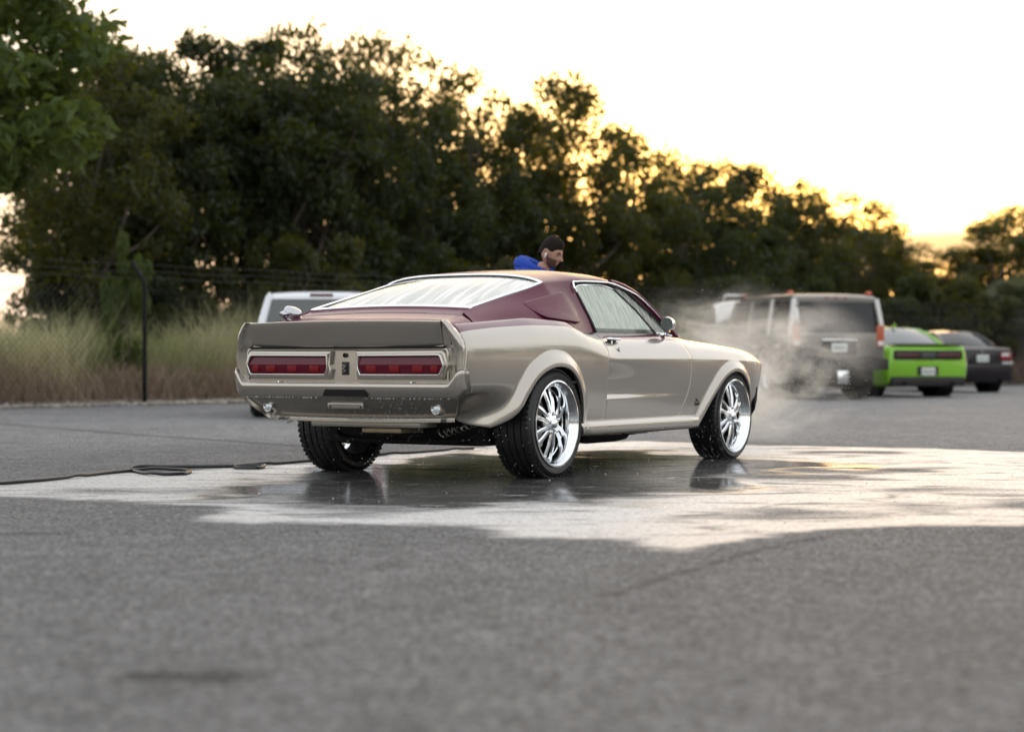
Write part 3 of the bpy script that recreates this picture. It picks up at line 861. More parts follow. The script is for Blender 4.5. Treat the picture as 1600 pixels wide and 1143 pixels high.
# ---- fittings
for s in (1, -1):
    # door handle: chrome blade on a dark escutcheon with a push button
    hx, hz = .90, .872; hy = float(S(hx, hz))
    b = MB(); b.prism([(hx - .07, hz + .012), (hx + .05, hz + .010), (hx - .005, hz - .038), (hx - .045, hz - .036)], 1, -s * (hy + .002), -s * (hy + .016))
    dh = b.build("door_handle", M_black, car)
    MB().tube(curve([(hx - .085, -s * (hy + .012), hz + .016), (hx - .02, -s * (hy + .030), hz + .016), (hx + .06, -s * (hy + .026), hz + .014), (hx + .115, -s * (hy + .006), hz + .012)], 14), np.array([.006] + [.009] * 12 + [.004]), 8).build("handle_blade", M_chrome, dh)
    MB().tube([(hx - .035, -s * (hy + .016), hz - .006), (hx - .035, -s * (hy + .022), hz - .006)], .012, 12).build("push_button", M_chrome, dh)
    lx, lz = .935, .812; ly = float(S(lx, lz))
    MB().tube(curve([(lx - .012, -s * (ly + .001), lz + .018), (lx - .014, -s * (ly + .003), lz), (lx + .008, -s * (ly + .003), lz - .016)], 8), .0035, 6).build("door_lock", M_black, car)
    # round bullet mirror
    mx, mz = 1.80, 1.005; my = float(S(mx, .92)) + .045
    b = MB(); b.lathe([(0, .078), (.020, .073), (.037, .055), (.047, .028), (.051, .0), (.050, -.009), (.046, -.011)], 28, 'x', (mx, -s * my, mz))
    mi = b.build("door_mirror", M_chrome, car)
    MB().lathe([(.047, -.007), (0, -.007)], 28, 'x', (mx, -s * my, mz)).build("mirror_glass", pm("mirror_glass", (.16, .165, .175), .03, 1.0), mi)
    MB().tube([(mx + .03, -s * my, mz - .05), (mx + .02, -s * (my - .03), mz - .075), (mx + .01, -s * (my - .05), .932)], .010, 8).build("mirror_stem", M_chrome, mi)
    b = MB(); b.lathe([(.035, 0), (.030, .008), (0, .010)], 16, 'z', (mx + .01, -s * (my - .05), .925)); b.build("mirror_foot", M_chrome, mi)
    # side marker badge on the fender
    bx, bz = 2.125, .437; by = float(S(bx, bz)) + .0015
    b = MB()
    def L2(p): return [(bx + q[0], -s * (float(S(bx + q[0], bz + q[1])) + .003), bz + q[1]) for q in p]
    b.tube(L2(curve([(.042, .0), (.012, .010), (-.012, .008), (-.04, .0)], 12)), .0025, 5)
    b.tube(L2(curve([(.030, -.006), (.036, -.014), (.026, -.020), (.020, -.012), (.028, -.004), (.034, -.008)], 14)), .0025, 5)
    b.tube(L2(curve([(.004, -.004), (.0, -.020)], 4)), .003, 5)
    b.tube(L2(curve([(-.020, -.006), (-.014, -.014), (-.024, -.020), (-.032, -.014)], 10)), .0025, 5)
    b.tube(L2(curve([(-.002, .012), (.0, .022), (-.016, .028), (-.022, .020)], 10)), .0028, 5)
    b.build("fender_badge", M_black, car)
# flip-up chrome fuel cap on the far rear shoulder
b = MB(); c0 = (-.78, .610, 1.020)
Mx = Matrix.Translation(c0) @ Matrix.Rotation(R(28), 4, 'X') @ Matrix.Rotation(R(-10), 4, 'Y')
bb = MB(); bb.lathe([(.070, 0), (.072, .010), (.060, .016), (.056, .034), (.060, .040), (.056, .052), (.034, .062), (0, .066)], 32, 'z')
bb.box((-.105, -.020, .020), (-.045, .020, .046), bev=.006)
V = [tuple(Mx @ Vector(v)) for v in bb.V]
MB().add(V, bb.F).build("fuel_cap", pm("dulled_chrome", (.46, .47, .49), .12, 1.0), car)

# ---- underside
b = MB(); b.box((-.62, -.60, .40), (-.30, .60, .56)); b.box((-.30, -.64, .42), (.30, .64, .62)); b.box((.30, -.80, .262), (2.05, .80, .36)); b.box((2.05, -.55, .28), (3.2, .55, .60))
b.box((-.95, -.60, .46), (-.5, .60, .60))
b.build("underbody", M_under, car, sharp=20)
b = MB()
b.tube([(0, -.66, .335), (0, .66, .335)], .042, 12)
b.lathe([(0, -.16), (.07, -.13), (.13, -.04), (.13, .04), (.08, .13), (.05, .2)], 20, 'x', (0, 0, .325))
b.build("rear_axle", M_under, car)
MB().tube(curve([(-.10, -.52, .42), (-.28, -.535, .33), (-.40, -.52, .262), (-.43, -.44, .236), (-.43, 0, .228), (-.43, .44, .236), (-.40, .52, .262), (-.28, .535, .33), (-.10, .52, .42)], 60), .016, 8).build("sway_bar", M_under, car)
for s in (1, -1):
    a0, a1 = np.array([-.12, -s * .55, .27]), np.array([-.36, -s * .30, .44])
    if s == 1: a0, a1 = np.array([-.42, -.30, .285]), np.array([-.42, -.56, .365])
    d_ = a1 - a0; L_ = np.linalg.norm(d_); d_ = d_ / L_; e1 = np.cross(d_, [1, 0, 0]); e1 /= np.linalg.norm(e1); e2 = np.cross(d_, e1)
    tt = np.linspace(0, 1, 110)
    hel = [a0 + d_ * L_ * t + .034 * (math.cos(t * 44) * e1 + math.sin(t * 44) * e2) for t in tt]
    MB().tube(hel, .006, 6).build("coil_spring", M_plate, car)
MB().box((-.72, -.20, .29), (-.46, .10, .325), bev=.012).build("fuel_tank", M_tan, car)
MB().box((-.385, -.60, .205), (-.16, .62, .50), bev=.03).build("axle_cradle", M_under, car)
MB().box((-.70, -.50, .33), (-.45, .50, .42), bev=.02).build("tank_shield", M_under, car)
b = MB()
b.lathe([(0, -.35), (.06, -.33), (.07, -.2), (.07, .2), (.06, .33), (0, .35)], 16, 'x', (1.1, -.62, .245))
b.tube(curve([(.42, -.86, .30), (.6, -.80, .262), (.8, -.66, .25), (1.6, -.62, .25), (2.2, -.5, .27)], 20), .03, 10)
b.build("exhaust_pipe", M_under, car)
for k in range(5): MB().box((1.3 + k * .17, -.74, .225 + .004 * k), (1.42 + k * .17, -.60, .262), bev=.006).build("chassis_bracket", M_under, car)
for s in (1, -1):       # wheel houses
    for (xc, rad, zc_) in ((-.02, .43, .35), (2.72, .40, .33)):
        V = []; kk = 24
        for i in range(kk + 1):
            a = math.pi * (-.12 + 1.24 * i / kk)
            for y in (.55, .80): V.append((xc + rad * math.cos(a), -s * y, max(.345, zc_ + rad * .86 * math.sin(a))))
        F_ = grid_faces(kk + 1, 2); b = MB().add(V, F_)
        disc = [(xc + rad * math.cos(math.pi * (-.12 + 1.24 * i / kk)), -s * .55, max(.345, zc_ + rad * .86 * math.sin(math.pi * (-.12 + 1.24 * i / kk)))) for i in range(kk + 1)]
        b.add(disc, [list(range(kk + 1))]); b.build("wheel_house", M_under, car)

# ---- cabin
b = MB(); b.box((.0, -.66, .36), (2.0, .66, .44)); b.box((-.5, -.60, .62), (.35, .60, .86)); b.box((1.75, -.66, .60), (2.05, .66, .90), bev=.03)
b.build("cabin_floor", M_dark, car)
for s in (1, -1):
    b = MB(); b.box((.75, s * .36 - .25, .44), (1.25, s * .36 + .25, .60), bev=.05)
    b.box((.60, s * .36 - .24, .55), (.78, s * .36 + .24, 1.02), Matrix.Translation((.69, 0, .55)) @ Matrix.Rotation(R(-14), 4, 'Y') @ Matrix.Translation((-.69, 0, -.55)), bev=.06)
    b.build("seat", M_dark, car)
    b = MB(); b.box((.85, -s * .70 - .02, .40), (1.95, -s * .70 + .02, .91)); b.build("door_card", M_dark, car)
ring = [(1.50 + .05 * math.sin(a), .36 + .19 * math.cos(a), .86 + .17 * math.sin(a)) for a in np.linspace(0, 2 * math.pi, 33)[:-1]]
b = MB().tube(ring, .014, 8, closed=True)
for a in (0, 2.1, 4.2): b.tube([(1.55, .36, .85), (1.50 + .05 * math.sin(a), .36 + .19 * math.cos(a), .86 + .17 * math.sin(a))], .012, 6)
b.tube([(1.55, .36, .85), (1.8, .36, .78)], .025, 8); b.build("steering_wheel", M_black, car)

# ---- wheels
def make_wheel(name, rt, rrim, w, dish):
    """axis along +y (outer face at -y); built at the origin"""
    wh = bpy.data.objects.new(name, None); COL.objects.link(wh); wh.parent = car
    h = w / 2
    sh = rt - rrim
    prof = [(rrim - .012, h - .02), (rrim, h - .004), (rrim + sh * .25, h + .004), (rrim + sh * .6, h + .006), (rt - .022, h - .004), (rt - .008, h - .018), (rt, h - .038)]
    gro = []
    for g in (-.55, -.18, .18, .55):
        c = g * h
        gro += [(rt + .001 - .001, -(-c) + .006), (rt - .009, c + .004), (rt - .009, c - .004), (rt, c - .006)]
    gro = sorted(gro, key=lambda q: -q[1])
    full = prof + gro + [(r_, -t_) for r_, t_ in prof[::-1]]
    b = MB(); b.lathe(full, 72, 'y'); ty = b.build("tyre", M_tyre, wh, sharp=40)
    b = MB()                         # shoulder tread blocks
    for k in range(60):
        a = 2 * math.pi * k / 60
        for sd in (-1, 1):
            Mx = Matrix.Rotation(-a, 4, 'Y') @ Matrix.Translation((rt - .001, sd * (h - .034), 0)) @ Matrix.Rotation(R(18 * sd), 4, 'X')
            b.box((-.004, -.022, -.011), (.0035, .022, .011), Mx)
    b.build("tread_blocks", M_tyre, ty)["kind"] = "stuff"
    b = MB()
    y0 = -h
    b.lathe([(rrim - .004, y0 + .004), (rrim + .006, y0 - .002), (rrim + .006, y0 - .008), (rrim - .004, y0 - .010), (rrim - .012, y0 - .002), (rrim - .017, y0 + .012), (rrim - .026, y0 + .03), (rrim - .034, y0 + dish * .6), (rrim - .040, y0 + dish), (rrim - .046, y0 + dish + .004), (rrim - .046, y0 + dish + .012)], 72, 'y')
    rim = b.build("rim", M_alum, wh, sharp=40)
    b = MB(); b.lathe([(rrim - .048, y0 + dish + .012), (rrim - .045, y0 + dish + .03), (rrim - .04, h - .02), (rrim, h - .004)], 60, 'y'); b.build('wheel_barrel', M_under, wh, sharp=40)
    ys = y0 + dish                      # plane of the spoke ends
    rs_ = rrim - .040
    yh = y0 + dish * .30                  # hub stands proud
    def bar(a0, r0_, w0, y_0, a1, r1, w1, y_1, th):
        V = []
        for (a, r_, w_, y_) in ((a0, r0_, w0, y_0), ((a0 + a1) / 2, (r0_ + r1) / 2, (w0 + w1) / 2, (y_0 + y_1) / 2 - .008), (a1, r1, w1, y_1)):
            c, s_ = math.cos(a), math.sin(a); px, pz = r_ * c, r_ * s_
            tx, tz = -s_, c
            for (k, dy) in ((-1, th), (-1, .006), (-.55, -.004), (.55, -.004), (1, .006), (1, th)):
                V.append((px + tx * w_ * k, y_ + dy, pz + tz * w_ * k))
        F_ = [[i * 6 + k, i * 6 + (k + 1) % 6, (i + 1) * 6 + (k + 1) % 6, (i + 1) * 6 + k] for i in range(2) for k in range(6)]
        return V, F_
    for k in range(6):
        a = math.pi / 2 + k * math.pi / 3 + .03
        b = MB()
        for d_ in (-1, 1):
            b.add(*bar(a + d_ * .23, .050, .0140, yh, a + d_ * .175, rs_ + .004, .0165, ys - .012, .040))
        b.build("spoke", M_alum, rim, sharp=30)
    b = MB(); b.lathe([(.085, yh + .05), (.080, yh + .01), (.066, yh - .002), (.045, yh - .006), (.034, yh - .010), (.028, yh - .020), (.020, yh - .026), (0, yh - .028)], 32, 'y')
    b.build("hub_cap", M_alum, rim, sharp=35)
    for k in range(5):
        a = 2 * math.pi * k / 5 + .4
        c = (.062 * math.cos(a), yh, .062 * math.sin(a)); MB().lathe([(.011, .0), (.010, -.012), (.006, -.016), (0, -.016)], 8, 'y', c).build("lug_nut", M_chrome, rim)
    b = MB(); b.lathe([(.16, .0), (.16, -.012), (.06, -.014)], 40, 'y', (0, ys + .07, 0)); b.lathe([(.165, .02), (.165, .01), (.0, .01)], 30, 'y', (0, ys + .09, 0))
    b.build("brake_disc", M_plate, wh)
    return wh
def place_wheel(wh, x, y, z, side):
    wh.location = (x, y, z); wh.rotation_euler = (0, 0, 0 if side > 0 else math.pi)
def dup_tree(o, parent=None):
    c = o.copy(); COL.objects.link(c)
    if parent is not None: c.parent = parent
    for ch in list(o.children): dup_tree(ch, c)
    return c
rw = make_wheel("wheel", .345, .270, .27, .085)
fw = make_wheel("wheel", .326, .272, .24, .060)
place_wheel(rw, 0, -.768, .343, 1); place_wheel(fw, 2.743, -.765, .324, 1)
place_wheel(dup_tree(rw, car), 0, .768, .343, -1); place_wheel(dup_tree(fw, car), 2.743, .765, .324, -1)
# ================================================================== ground
F_PX, HOR, HC = 3000.0, 562.5, 0.745
def gp_(px, py):            # where a sight line meets the ground
    t = HC * F_PX / (py - HOR); return ((px - 800) / F_PX * t, t)
def poly_sd(X, Y, P):
    """signed distance to a polygon, positive inside"""
    P = np.asarray(P); n = len(P); best = np.full(X.shape, 1e9); ins = np.zeros(X.shape, bool)
    for i in range(n):
        a, b = P[i], P[(i + 1) % n]; e = b - a
        t = np.clip(((X - a[0]) * e[0] + (Y - a[1]) * e[1]) / max(e @ e, 1e-12), 0, 1)
        best = np.minimum(best, (X - a[0] - t * e[0]) ** 2 + (Y - a[1] - t * e[1]) ** 2)
        c = ((a[1] > Y) != (b[1] > Y)) & (X < e[0] * (Y - a[1]) / (e[1] if abs(e[1]) > 1e-12 else 1e-12) + a[0]); ins ^= c
    return np.sqrt(best) * np.where(ins, 1, -1)
def line_d(X, Y, P):
    best = np.full(X.shape, 1e9)
    for a, b in zip(np.asarray(P)[:-1], np.asarray(P)[1:]):
        e = b - a; t = np.clip(((X - a[0]) * e[0] + (Y - a[1]) * e[1]) / (e @ e), 0, 1)
        best = np.minimum(best, (X - a[0] - t * e[0]) ** 2 + (Y - a[1] - t * e[1]) ** 2)
    return np.sqrt(best)
def vnoise(x, y, seed, f):
    """cheap smooth noise from a lattice"""
    r = np.random.default_rng(seed).random((256, 256))
    x = x * f + 1000; y = y * f + 1000
    i, j = np.floor(x).astype(int), np.floor(y).astype(int); u, v = x - i, y - j
    u = u * u * (3 - 2 * u); v = v * v * (3 - 2 * v)
    g = lambda a, b: r[a % 256, b % 256]
    return (g(i, j) * (1 - u) + g(i + 1, j) * u) * (1 - v) + (g(i, j + 1) * (1 - u) + g(i + 1, j + 1) * u) * v

gx = np.concatenate([np.linspace(-300, -14, 12), np.linspace(-12, -5, 30), np.linspace(-4.9, 7, 260), np.linspace(7.1, 16, 40), np.linspace(18, 300, 12)])
gy = np.concatenate([np.linspace(-120, 0, 10), np.linspace(1.5, 24, 520), np.linspace(24.3, 40, 50), np.linspace(42, 500, 16)])
GX, GY = np.meshgrid(gx, gy, indexing="ij")
wet_px = [(-60, 772), (0, 775), (60, 778), (140, 783), (230, 787), (300, 790), (352, 792), (356, 796), (330, 804), (318, 811), (400, 815), (560, 817), (640, 820), (720, 824), (745, 832), (762, 842),
          (900, 843), (1005, 842), (1010, 852), (1030, 858), (1070, 861), (1090, 858), (1110, 850), (1160, 842), (1240, 833), (1350, 826), (1450, 822), (1600, 822), (1900, 818),
          (1900, 706), (1600, 706), (1450, 700), (1300, 697), (1190, 695), (1000, 688), (800, 694), (660, 706), (480, 722), (300, 733), (100, 744), (0, 751), (-60, 756)]
WETP = np.array([gp_(*p) for p in wet_px])
wob = (vnoise(GX, GY, 3, 1.3) - .5) * .22 + (vnoise(GX, GY, 4, 4.0) - .5) * .08
wet = sm(-.06, .11, poly_sd(GX, GY, WETP) + wob * .75 + (vnoise(GX, GY, 5, 11.) - .5) * .10)
pud_px = [(430, 768), (470, 742), (520, 728), (640, 716), (800, 706), (960, 704), (1100, 708), (1200, 713), (1290, 722), (1250, 734), (1180, 742), (1130, 752), (1040, 768), (960, 776), (880, 784), (760, 788), (640, 788), (540, 786), (470, 780)]
PUDP = np.array([gp_(*p) for p in pud_px])
pud = sm(-.35, .30, poly_sd(GX, GY, PUDP) + (vnoise(GX, GY * .6, 8, 2.4) - .5) * 1.0 + (vnoise(GX, GY, 9, 7.0) - .5) * .25)
for pl in ([(1250, 733), (1460, 732), (1460, 737), (1250, 739)], [(1480, 789), (1640, 786), (1640, 793), (1500, 794)], [(1150, 741), (1330, 743), (1330, 748), (1150, 751)], [(1240, 704), (1420, 706), (1400, 709), (1250, 708)], [(1180, 800), (1330, 796), (1320, 801), (1200, 806)], [(120, 764), (300, 766), (290, 770), (130, 769)], [(430, 783), (620, 793), (600, 799), (440, 791)], [(1380, 760), (1560, 757), (1540, 764), (1400, 766)]):
    wet = wet * (1 - .92 * sm(-.28, .22, poly_sd(GX, GY, np.array([gp_(*p) for p in pl])) + (vnoise(GX, GY, 12, 3.0) - .5) * .5))
wet = wet * (.74 + .26 * sm(-2.4, -.4, GX))
st = np.zeros_like(GX)
def blob(px, py, rx, ry, s, seed):
    global st
    c = gp_(px, py); d = np.sqrt(((GX - c[0]) / rx) ** 2 + ((GY - c[1]) / ry) ** 2)
    st = np.maximum(st, s * sm(1.15, .4, d + (vnoise(GX, GY, seed, 9) - .5) * 1.1))
blob(300, 1056, .17, .10, 1, 21); blob(235, 1058, .10, .05, .8, 22); blob(360, 1050, .10, .06, .8, 26)
blob(510, 877, .22, .10, .55, 23); blob(45, 832, .22, .10, .5, 24); blob(1330, 912, .16, .08, .35, 25); blob(860, 1075, .04, .03, .6, 27); blob(1500, 1078, .03, .03, .6, 28)
seam = line_d(GX, GY, np.array([gp_(-60, 657), gp_(60, 667), gp_(200, 678), (gp_(350, 688)), gp_(470, 697)]))
st = np.maximum(st, .75 * sm(.11, .02, seam))
crk = line_d(GX, GY, np.array([gp_(950, 930), gp_(1060, 895), gp_(1130, 875), gp_(1190, 858), gp_(1290, 838)]))
st = np.maximum(st, .8 * sm(.035, .008, crk + (vnoise(GX, GY, 31, 12) - .5) * .03))
crk2 = line_d(GX, GY, np.array([gp_(480, 794), gp_(560, 780), gp_(640, 770), gp_(720, 764)]))
st = np.maximum(st, .8 * sm(.035, .008, crk2 + (vnoise(GX, GY, 33, 12) - .5) * .03))
far_sheen = sm(14.5, 20, GY + (vnoise(GX, GY, 61, .5) - .5) * 4 + GX * .25)  # grazing sky sheen on the far lot, put in as lighter asphalt colour
nx_, ny_ = GX.shape

WET_ROUGH, WET_IOR = .50, 1.36
def asphalt_mat():
    m, n, l, b = new_mat("worn_asphalt")
    A = {}
    for k in ("wet", "puddle", "stain", "far_sheen"):
        a = n.new("ShaderNodeAttribute"); a.attribute_name = k; A[k] = a.outputs["Fac"]
    geo = n.new("ShaderNodeNewGeometry")
    def noise(scale, detail=4, rough=.55, vec=None):
        z = n.new("ShaderNodeTexNoise"); z.inputs["Scale"].default_value = scale; z.inputs["Detail"].default_value = detail; z.inputs["Roughness"].default_value = rough
        l.new(vec or geo.outputs["Position"], z.inputs["Vector"]); return z.outputs["Fac"]
    def mr(v, a, b_, c, d, smooth=False):
        q = n.new("ShaderNodeMapRange"); q.inputs["From Min"].default_value = a; q.inputs["From Max"].default_value = b_
        q.inputs["To Min"].default_value = c; q.inputs["To Max"].default_value = d
        if smooth: q.interpolation_type = 'SMOOTHSTEP'
        l.new(v, q.inputs["Value"]); return q.outputs[0]
    def math_(op, a, b_=None):
        q = n.new("ShaderNodeMath"); q.operation = op
        for i, v in enumerate((a, b_)):
            if v is None: continue
            if isinstance(v, (int, float)): q.inputs[i].default_value = v
            else: l.new(v, q.inputs[i])
        return q.outputs[0]
    vo = n.new("ShaderNodeTexVoronoi"); vo.inputs["Scale"].default_value = 70; l.new(geo.outputs["Position"], vo.inputs["Vector"])
    stone = n.new("ShaderNodeSeparateColor"); l.new(vo.outputs["Color"], stone.inputs[0])
    big, mid, fine = noise(.35, 5), noise(3.0, 6, .6), noise(260, 2)
    agg = mr(stone.outputs[0], 0, 1, .22, 1.78)
    spk = mr(stone.outputs[1], .955, .985, 0, 1)
    tone = math_('MULTIPLY', mr(big, .3, .7, .88, 1.12), mr(mid, .25, .75, .76, 1.24))
    tone = math_('MULTIPLY', tone, agg)
    tone = math_('MULTIPLY', tone, mr(fine, .3, .7, .85, 1.15))
    tone = math_('MULTIPLY', tone, mr(noise(60, 3, .65), .38, .62, .50, 1.50))
    tone = math_('MULTIPLY', tone, mr(noise(8, 4, .6), .35, .65, .88, 1.12))
    dark = math_('MULTIPLY', tone, mr(A["stain"], 0, 1, 1, .10))
    dark = math_('MULTIPLY', dark, mr(A["wet"], 0, 1, 1, .5))
    dark = math_('MULTIPLY', dark, mr(A["far_sheen"], 0, 1, 1, 1.75))
    col = n.new("ShaderNodeVectorMath"); col.operation = 'SCALE'; col.inputs[0].default_value = (.094, .0935, .095)
    l.new(dark, col.inputs["Scale"])
    mx = n.new("ShaderNodeMix"); mx.data_type = 'RGBA'; l.new(col.outputs[0], mx.inputs["A"]); mx.inputs["B"].default_value = (.36, .33, .28, 1)
    l.new(math_('MULTIPLY', spk, .55), mx.inputs["Factor"])
    l.new(mx.outputs["Result"], b.inputs["Base Color"])
    b.inputs["Roughness"].default_value = .8
    b.inputs["Specular IOR Level"].default_value = .35
    h = math_('ADD', math_('MULTIPLY', vo.outputs["Distance"], 1.0), math_('MULTIPLY', fine, .5))
    bp = n.new("ShaderNodeBump"); bp.inputs["Distance"].default_value = .004; bp.inputs["Strength"].default_value = .5
    l.new(h, bp.inputs["Height"]); l.new(bp.outputs[0], b.inputs["Normal"])
    # water film: a rough sheen where damp, a mirror where it stands
    streak_mp = n.new("ShaderNodeMapping"); streak_mp.inputs["Scale"].default_value = (.7, 1.5, 1); streak_mp.inputs["Rotation"].default_value = (0, 0, .25)
    l.new(geo.outputs["Position"], streak_mp.inputs[0])
    rip = noise(2.2, 7, .65, streak_mp.outputs[0])
    film = math_('MULTIPLY', A["puddle"], mr(rip, .31, .44, .25, 1, True))
    smp = n.new("ShaderNodeMapping"); smp.inputs["Scale"].default_value = (.8, 1.7, 1); smp.inputs["Rotation"].default_value = (0, 0, .12)
    l.new(geo.outputs["Position"], smp.inputs[0])
    strk = noise(1.5, 8, .68, smp.outputs[0]); strk.node.inputs["Distortion"].default_value = 1.2
    grain = noise(38, 3, .6)
    cw = math_('MULTIPLY', A["wet"], mr(strk, .35, .52, .30, 1.0, True))
    cw = math_('MULTIPLY', cw, mr(math_('MULTIPLY', agg, mr(grain, .3, .7, .5, 1.5)), .25, 1.0, .62, 1.0))
    gl = n.new("ShaderNodeBsdfGlossy"); gl.distribution = 'MULTI_GGX'; gl.inputs["Color"].default_value = (.96, .96, .96, 1)
    l.new(mr(film, 0, 1, WET_ROUGH, .035), gl.inputs["Roughness"])
    bp2 = n.new("ShaderNodeBump"); bp2.inputs["Distance"].default_value = .0022
    l.new(mr(film, 0, 1, .35, .05), bp2.inputs["Strength"])
    l.new(h, bp2.inputs["Height"])
    bp3 = n.new("ShaderNodeBump"); bp3.inputs["Distance"].default_value = .004; bp3.inputs["Strength"].default_value = .12
    l.new(noise(14, 3), bp3.inputs["Height"]); l.new(bp2.outputs[0], bp3.inputs["Normal"])
    l.new(bp3.outputs[0], gl.inputs["Normal"])
    fr = n.new("ShaderNodeFresnel"); fr.inputs["IOR"].default_value = WET_IOR
    ms = n.new("ShaderNodeMixShader")
    l.new(math_('MULTIPLY', fr.outputs[0], cw), ms.inputs[0])
    l.new(b.outputs[0], ms.inputs[1]); l.new(gl.outputs[0], ms.inputs[2])
    l.new(ms.outputs[0], n["Material Output"].inputs["Surface"])
    return m
M_asph = asphalt_mat()
V = np.stack([GX, GY, np.zeros_like(GX)], -1).reshape(-1, 3)
I = np.arange(nx_ * ny_).reshape(nx_, ny_)
Fq = np.stack([I[:-1, :-1], I[1:, :-1], I[1:, 1:], I[:-1, 1:]], -1).reshape(-1, 4)
road = bulk("asphalt_lot", V, Fq, M_asph, smooth=True, attrs={"wet": wet.ravel(), "puddle": (pud * wet).ravel(), "stain": st.ravel(), "far_sheen": far_sheen.ravel()})
tag(road, kind="structure")

# line of the fence: Y = FA0 + FS * X
FA0, FS = 39.6, 1.205
FD = np.array([1, FS]) / math.hypot(1, FS); FN = np.array([-FD[1], FD[0]])     # along and beyond
P0 = np.array([-6.16, 32.2])
def fpt(s, d): return P0 + FD * s + FN * d       # s metres along from the corner post, d metres beyond the fence
# soil beyond the lot edge
ss = np.linspace(-60, 160, 160); dd = np.array([-.35, -.1, .1, .4, 1, 2, 4, 8, 20, 60, 200])
VV = []
for a in ss:
    for d in dd:
        e = -.35 + (vnoise(np.array(a), np.array(0.), 41, .9) - .5) * .5 if d == -.35 else d
        q = fpt(a, e); VV.append((q[0], q[1], .004 + .10 * float(sm(-.2, 1.5, d)) + float(vnoise(np.array(q[0]), np.array(q[1]), 42, .8)) * .06 * float(sm(-.2, .5, d))))
so = mesh("soil_verge", VV, grid_faces(len(ss), len(dd), True), pm("dry_soil", (.10, .082, .062), .95, bump=(30, .8, .02), vary=(3, .35)), smooth=True, kind="structure")

# gravel along the edge of the lot
rg_ = np.random.default_rng(11)
ico = bmesh.new(); bmesh.ops.create_icosphere(ico, subdivisions=1, radius=1); ico.verts.index_update()
iv = np.array([v.co[:] for v in ico.verts]); ifc = np.array([[v.index for v in f.verts] for f in ico.faces]); ico.free()
def scatter_ico(name, pts, rad, mat, squash=(1, 1, 1), jitter=.25):
    n = len(pts); k = len(iv)
    base = iv[None] * (1 + jitter * (rg_.random((n, k, 1)) - .5) * 2) * np.asarray(rad)[:, None, None] * np.array(squash)
    ang = rg_.random(n) * 6.283; c, s_ = np.cos(ang)[:, None], np.sin(ang)[:, None]
    q = np.stack([base[..., 0] * c - base[..., 1] * s_, base[..., 0] * s_ + base[..., 1] * c, base[..., 2]], -1) + np.asarray(pts)[:, None]
    F_ = (ifc[None] + (np.arange(n) * k)[:, None, None]).reshape(-1, 3)
    return bulk(name, q.reshape(-1, 3), F_, mat, attrs={"var": np.repeat(rg_.random(n), k)})
def var_mat(name, c0, c1, rough=.85, trans=0.0, tcol=None, spec=.3):
    """colour differs from piece to piece"""
    m, n, l, b = new_mat(name)
    a = n.new("ShaderNodeAttribute"); a.attribute_name = "var"
    mx = n.new("ShaderNodeMix"); mx.data_type = 'RGBA'; mx.inputs["A"].default_value = (*c0, 1); mx.inputs["B"].default_value = (*c1, 1)
    l.new(a.outputs["Fac"], mx.inputs["Factor"]); l.new(mx.outputs["Result"], b.inputs["Base Color"])
    b.inputs["Roughness"].default_value = rough; b.inputs["Specular IOR Level"].default_value = spec
    if trans > 0:
        t = n.new("ShaderNodeBsdfTranslucent"); ms = n.new("ShaderNodeMixShader"); ms.inputs[0].default_value = trans
        if tcol is None: l.new(mx.outputs["Result"], t.inputs["Color"])
        else: t.inputs["Color"].default_value = (*tcol, 1)
        l.new(b.outputs[0], ms.inputs[1]); l.new(t.outputs[0], ms.inputs[2]); l.new(ms.outputs[0], n["Material Output"].inputs["Surface"])
    return m
n = 9000
sA = rg_.random(n) * 30 - 8; dA = -.45 + np.abs(rg_.normal(0, .5, n)) * (1 + .8 * (sA < 0)); rr = .014 + .042 * rg_.random(n) ** 2
P = np.array([[*fpt(a, d), .02 + .1 * float(sm(-.2, 1.5, d))] for a, d in zip(sA, dA)])
tag(scatter_ico("gravel", P, rr, var_mat("grey_gravel", (.16, .14, .12), (.42, .38, .33)), (1, 1, .6)), kind="stuff")
# a few specks of grit on the near asphalt
n = 420
P = np.stack([rg_.uniform(-4, 5, n), rg_.uniform(3, 14, n), np.full(n, .003)], 1); rr = .002 + .005 * rg_.random(n) ** 3
tag(scatter_ico("grit", P, rr, var_mat("pale_grit", (.3, .26, .2), (.6, .56, .5)), (1, 1, .6)), kind="stuff")

# ================================================================== tall grass
def blades(name, base, height, lean, mat, width=.012, seg=3, droop=.3, seed=1, var=None):
    g = np.random.default_rng(seed); n = len(base)
    ang = g.random(n) * 6.283; la = g.random(n) * 6.283
    d = np.stack([np.cos(la), np.sin(la), np.zeros(n)], 1) * lean[:, None]
    side = np.stack([np.cos(ang), np.sin(ang), np.zeros(n)], 1)
    V = []
    for k in range(seg + 1):
        t = k / seg
        c = base + d * (t ** 1.7)[..., None] * height[:, None] if False else base + d * (t ** 1.7) * height[:, None]
        c = c + np.array([0, 0, 1]) * (height * (t - droop * t ** 3 * g.random(n)))[:, None]
        w = width * (1 - t) ** .7 + .0012
        V += [c - side * w / 2, c + side * w / 2]
    V = np.stack(V, 1)               # n, 2(seg+1), 3
    k2 = 2 * (seg + 1)
    f = np.array([[2 * i, 2 * i + 1, 2 * i + 3, 2 * i + 2] for i in range(seg)])
    F_ = (f[None] + (np.arange(n) * k2)[:, None, None]).reshape(-1, 4)
    o = bulk(name, V.reshape(-1, 3), F_, mat, attrs={"var": np.repeat(np.clip(g.random(n) * .5 + (g.random(n) * .5 if var is None else var), 0, 1), k2)})
    return tag(o, kind="stuff")
gg = np.random.default_rng(5)
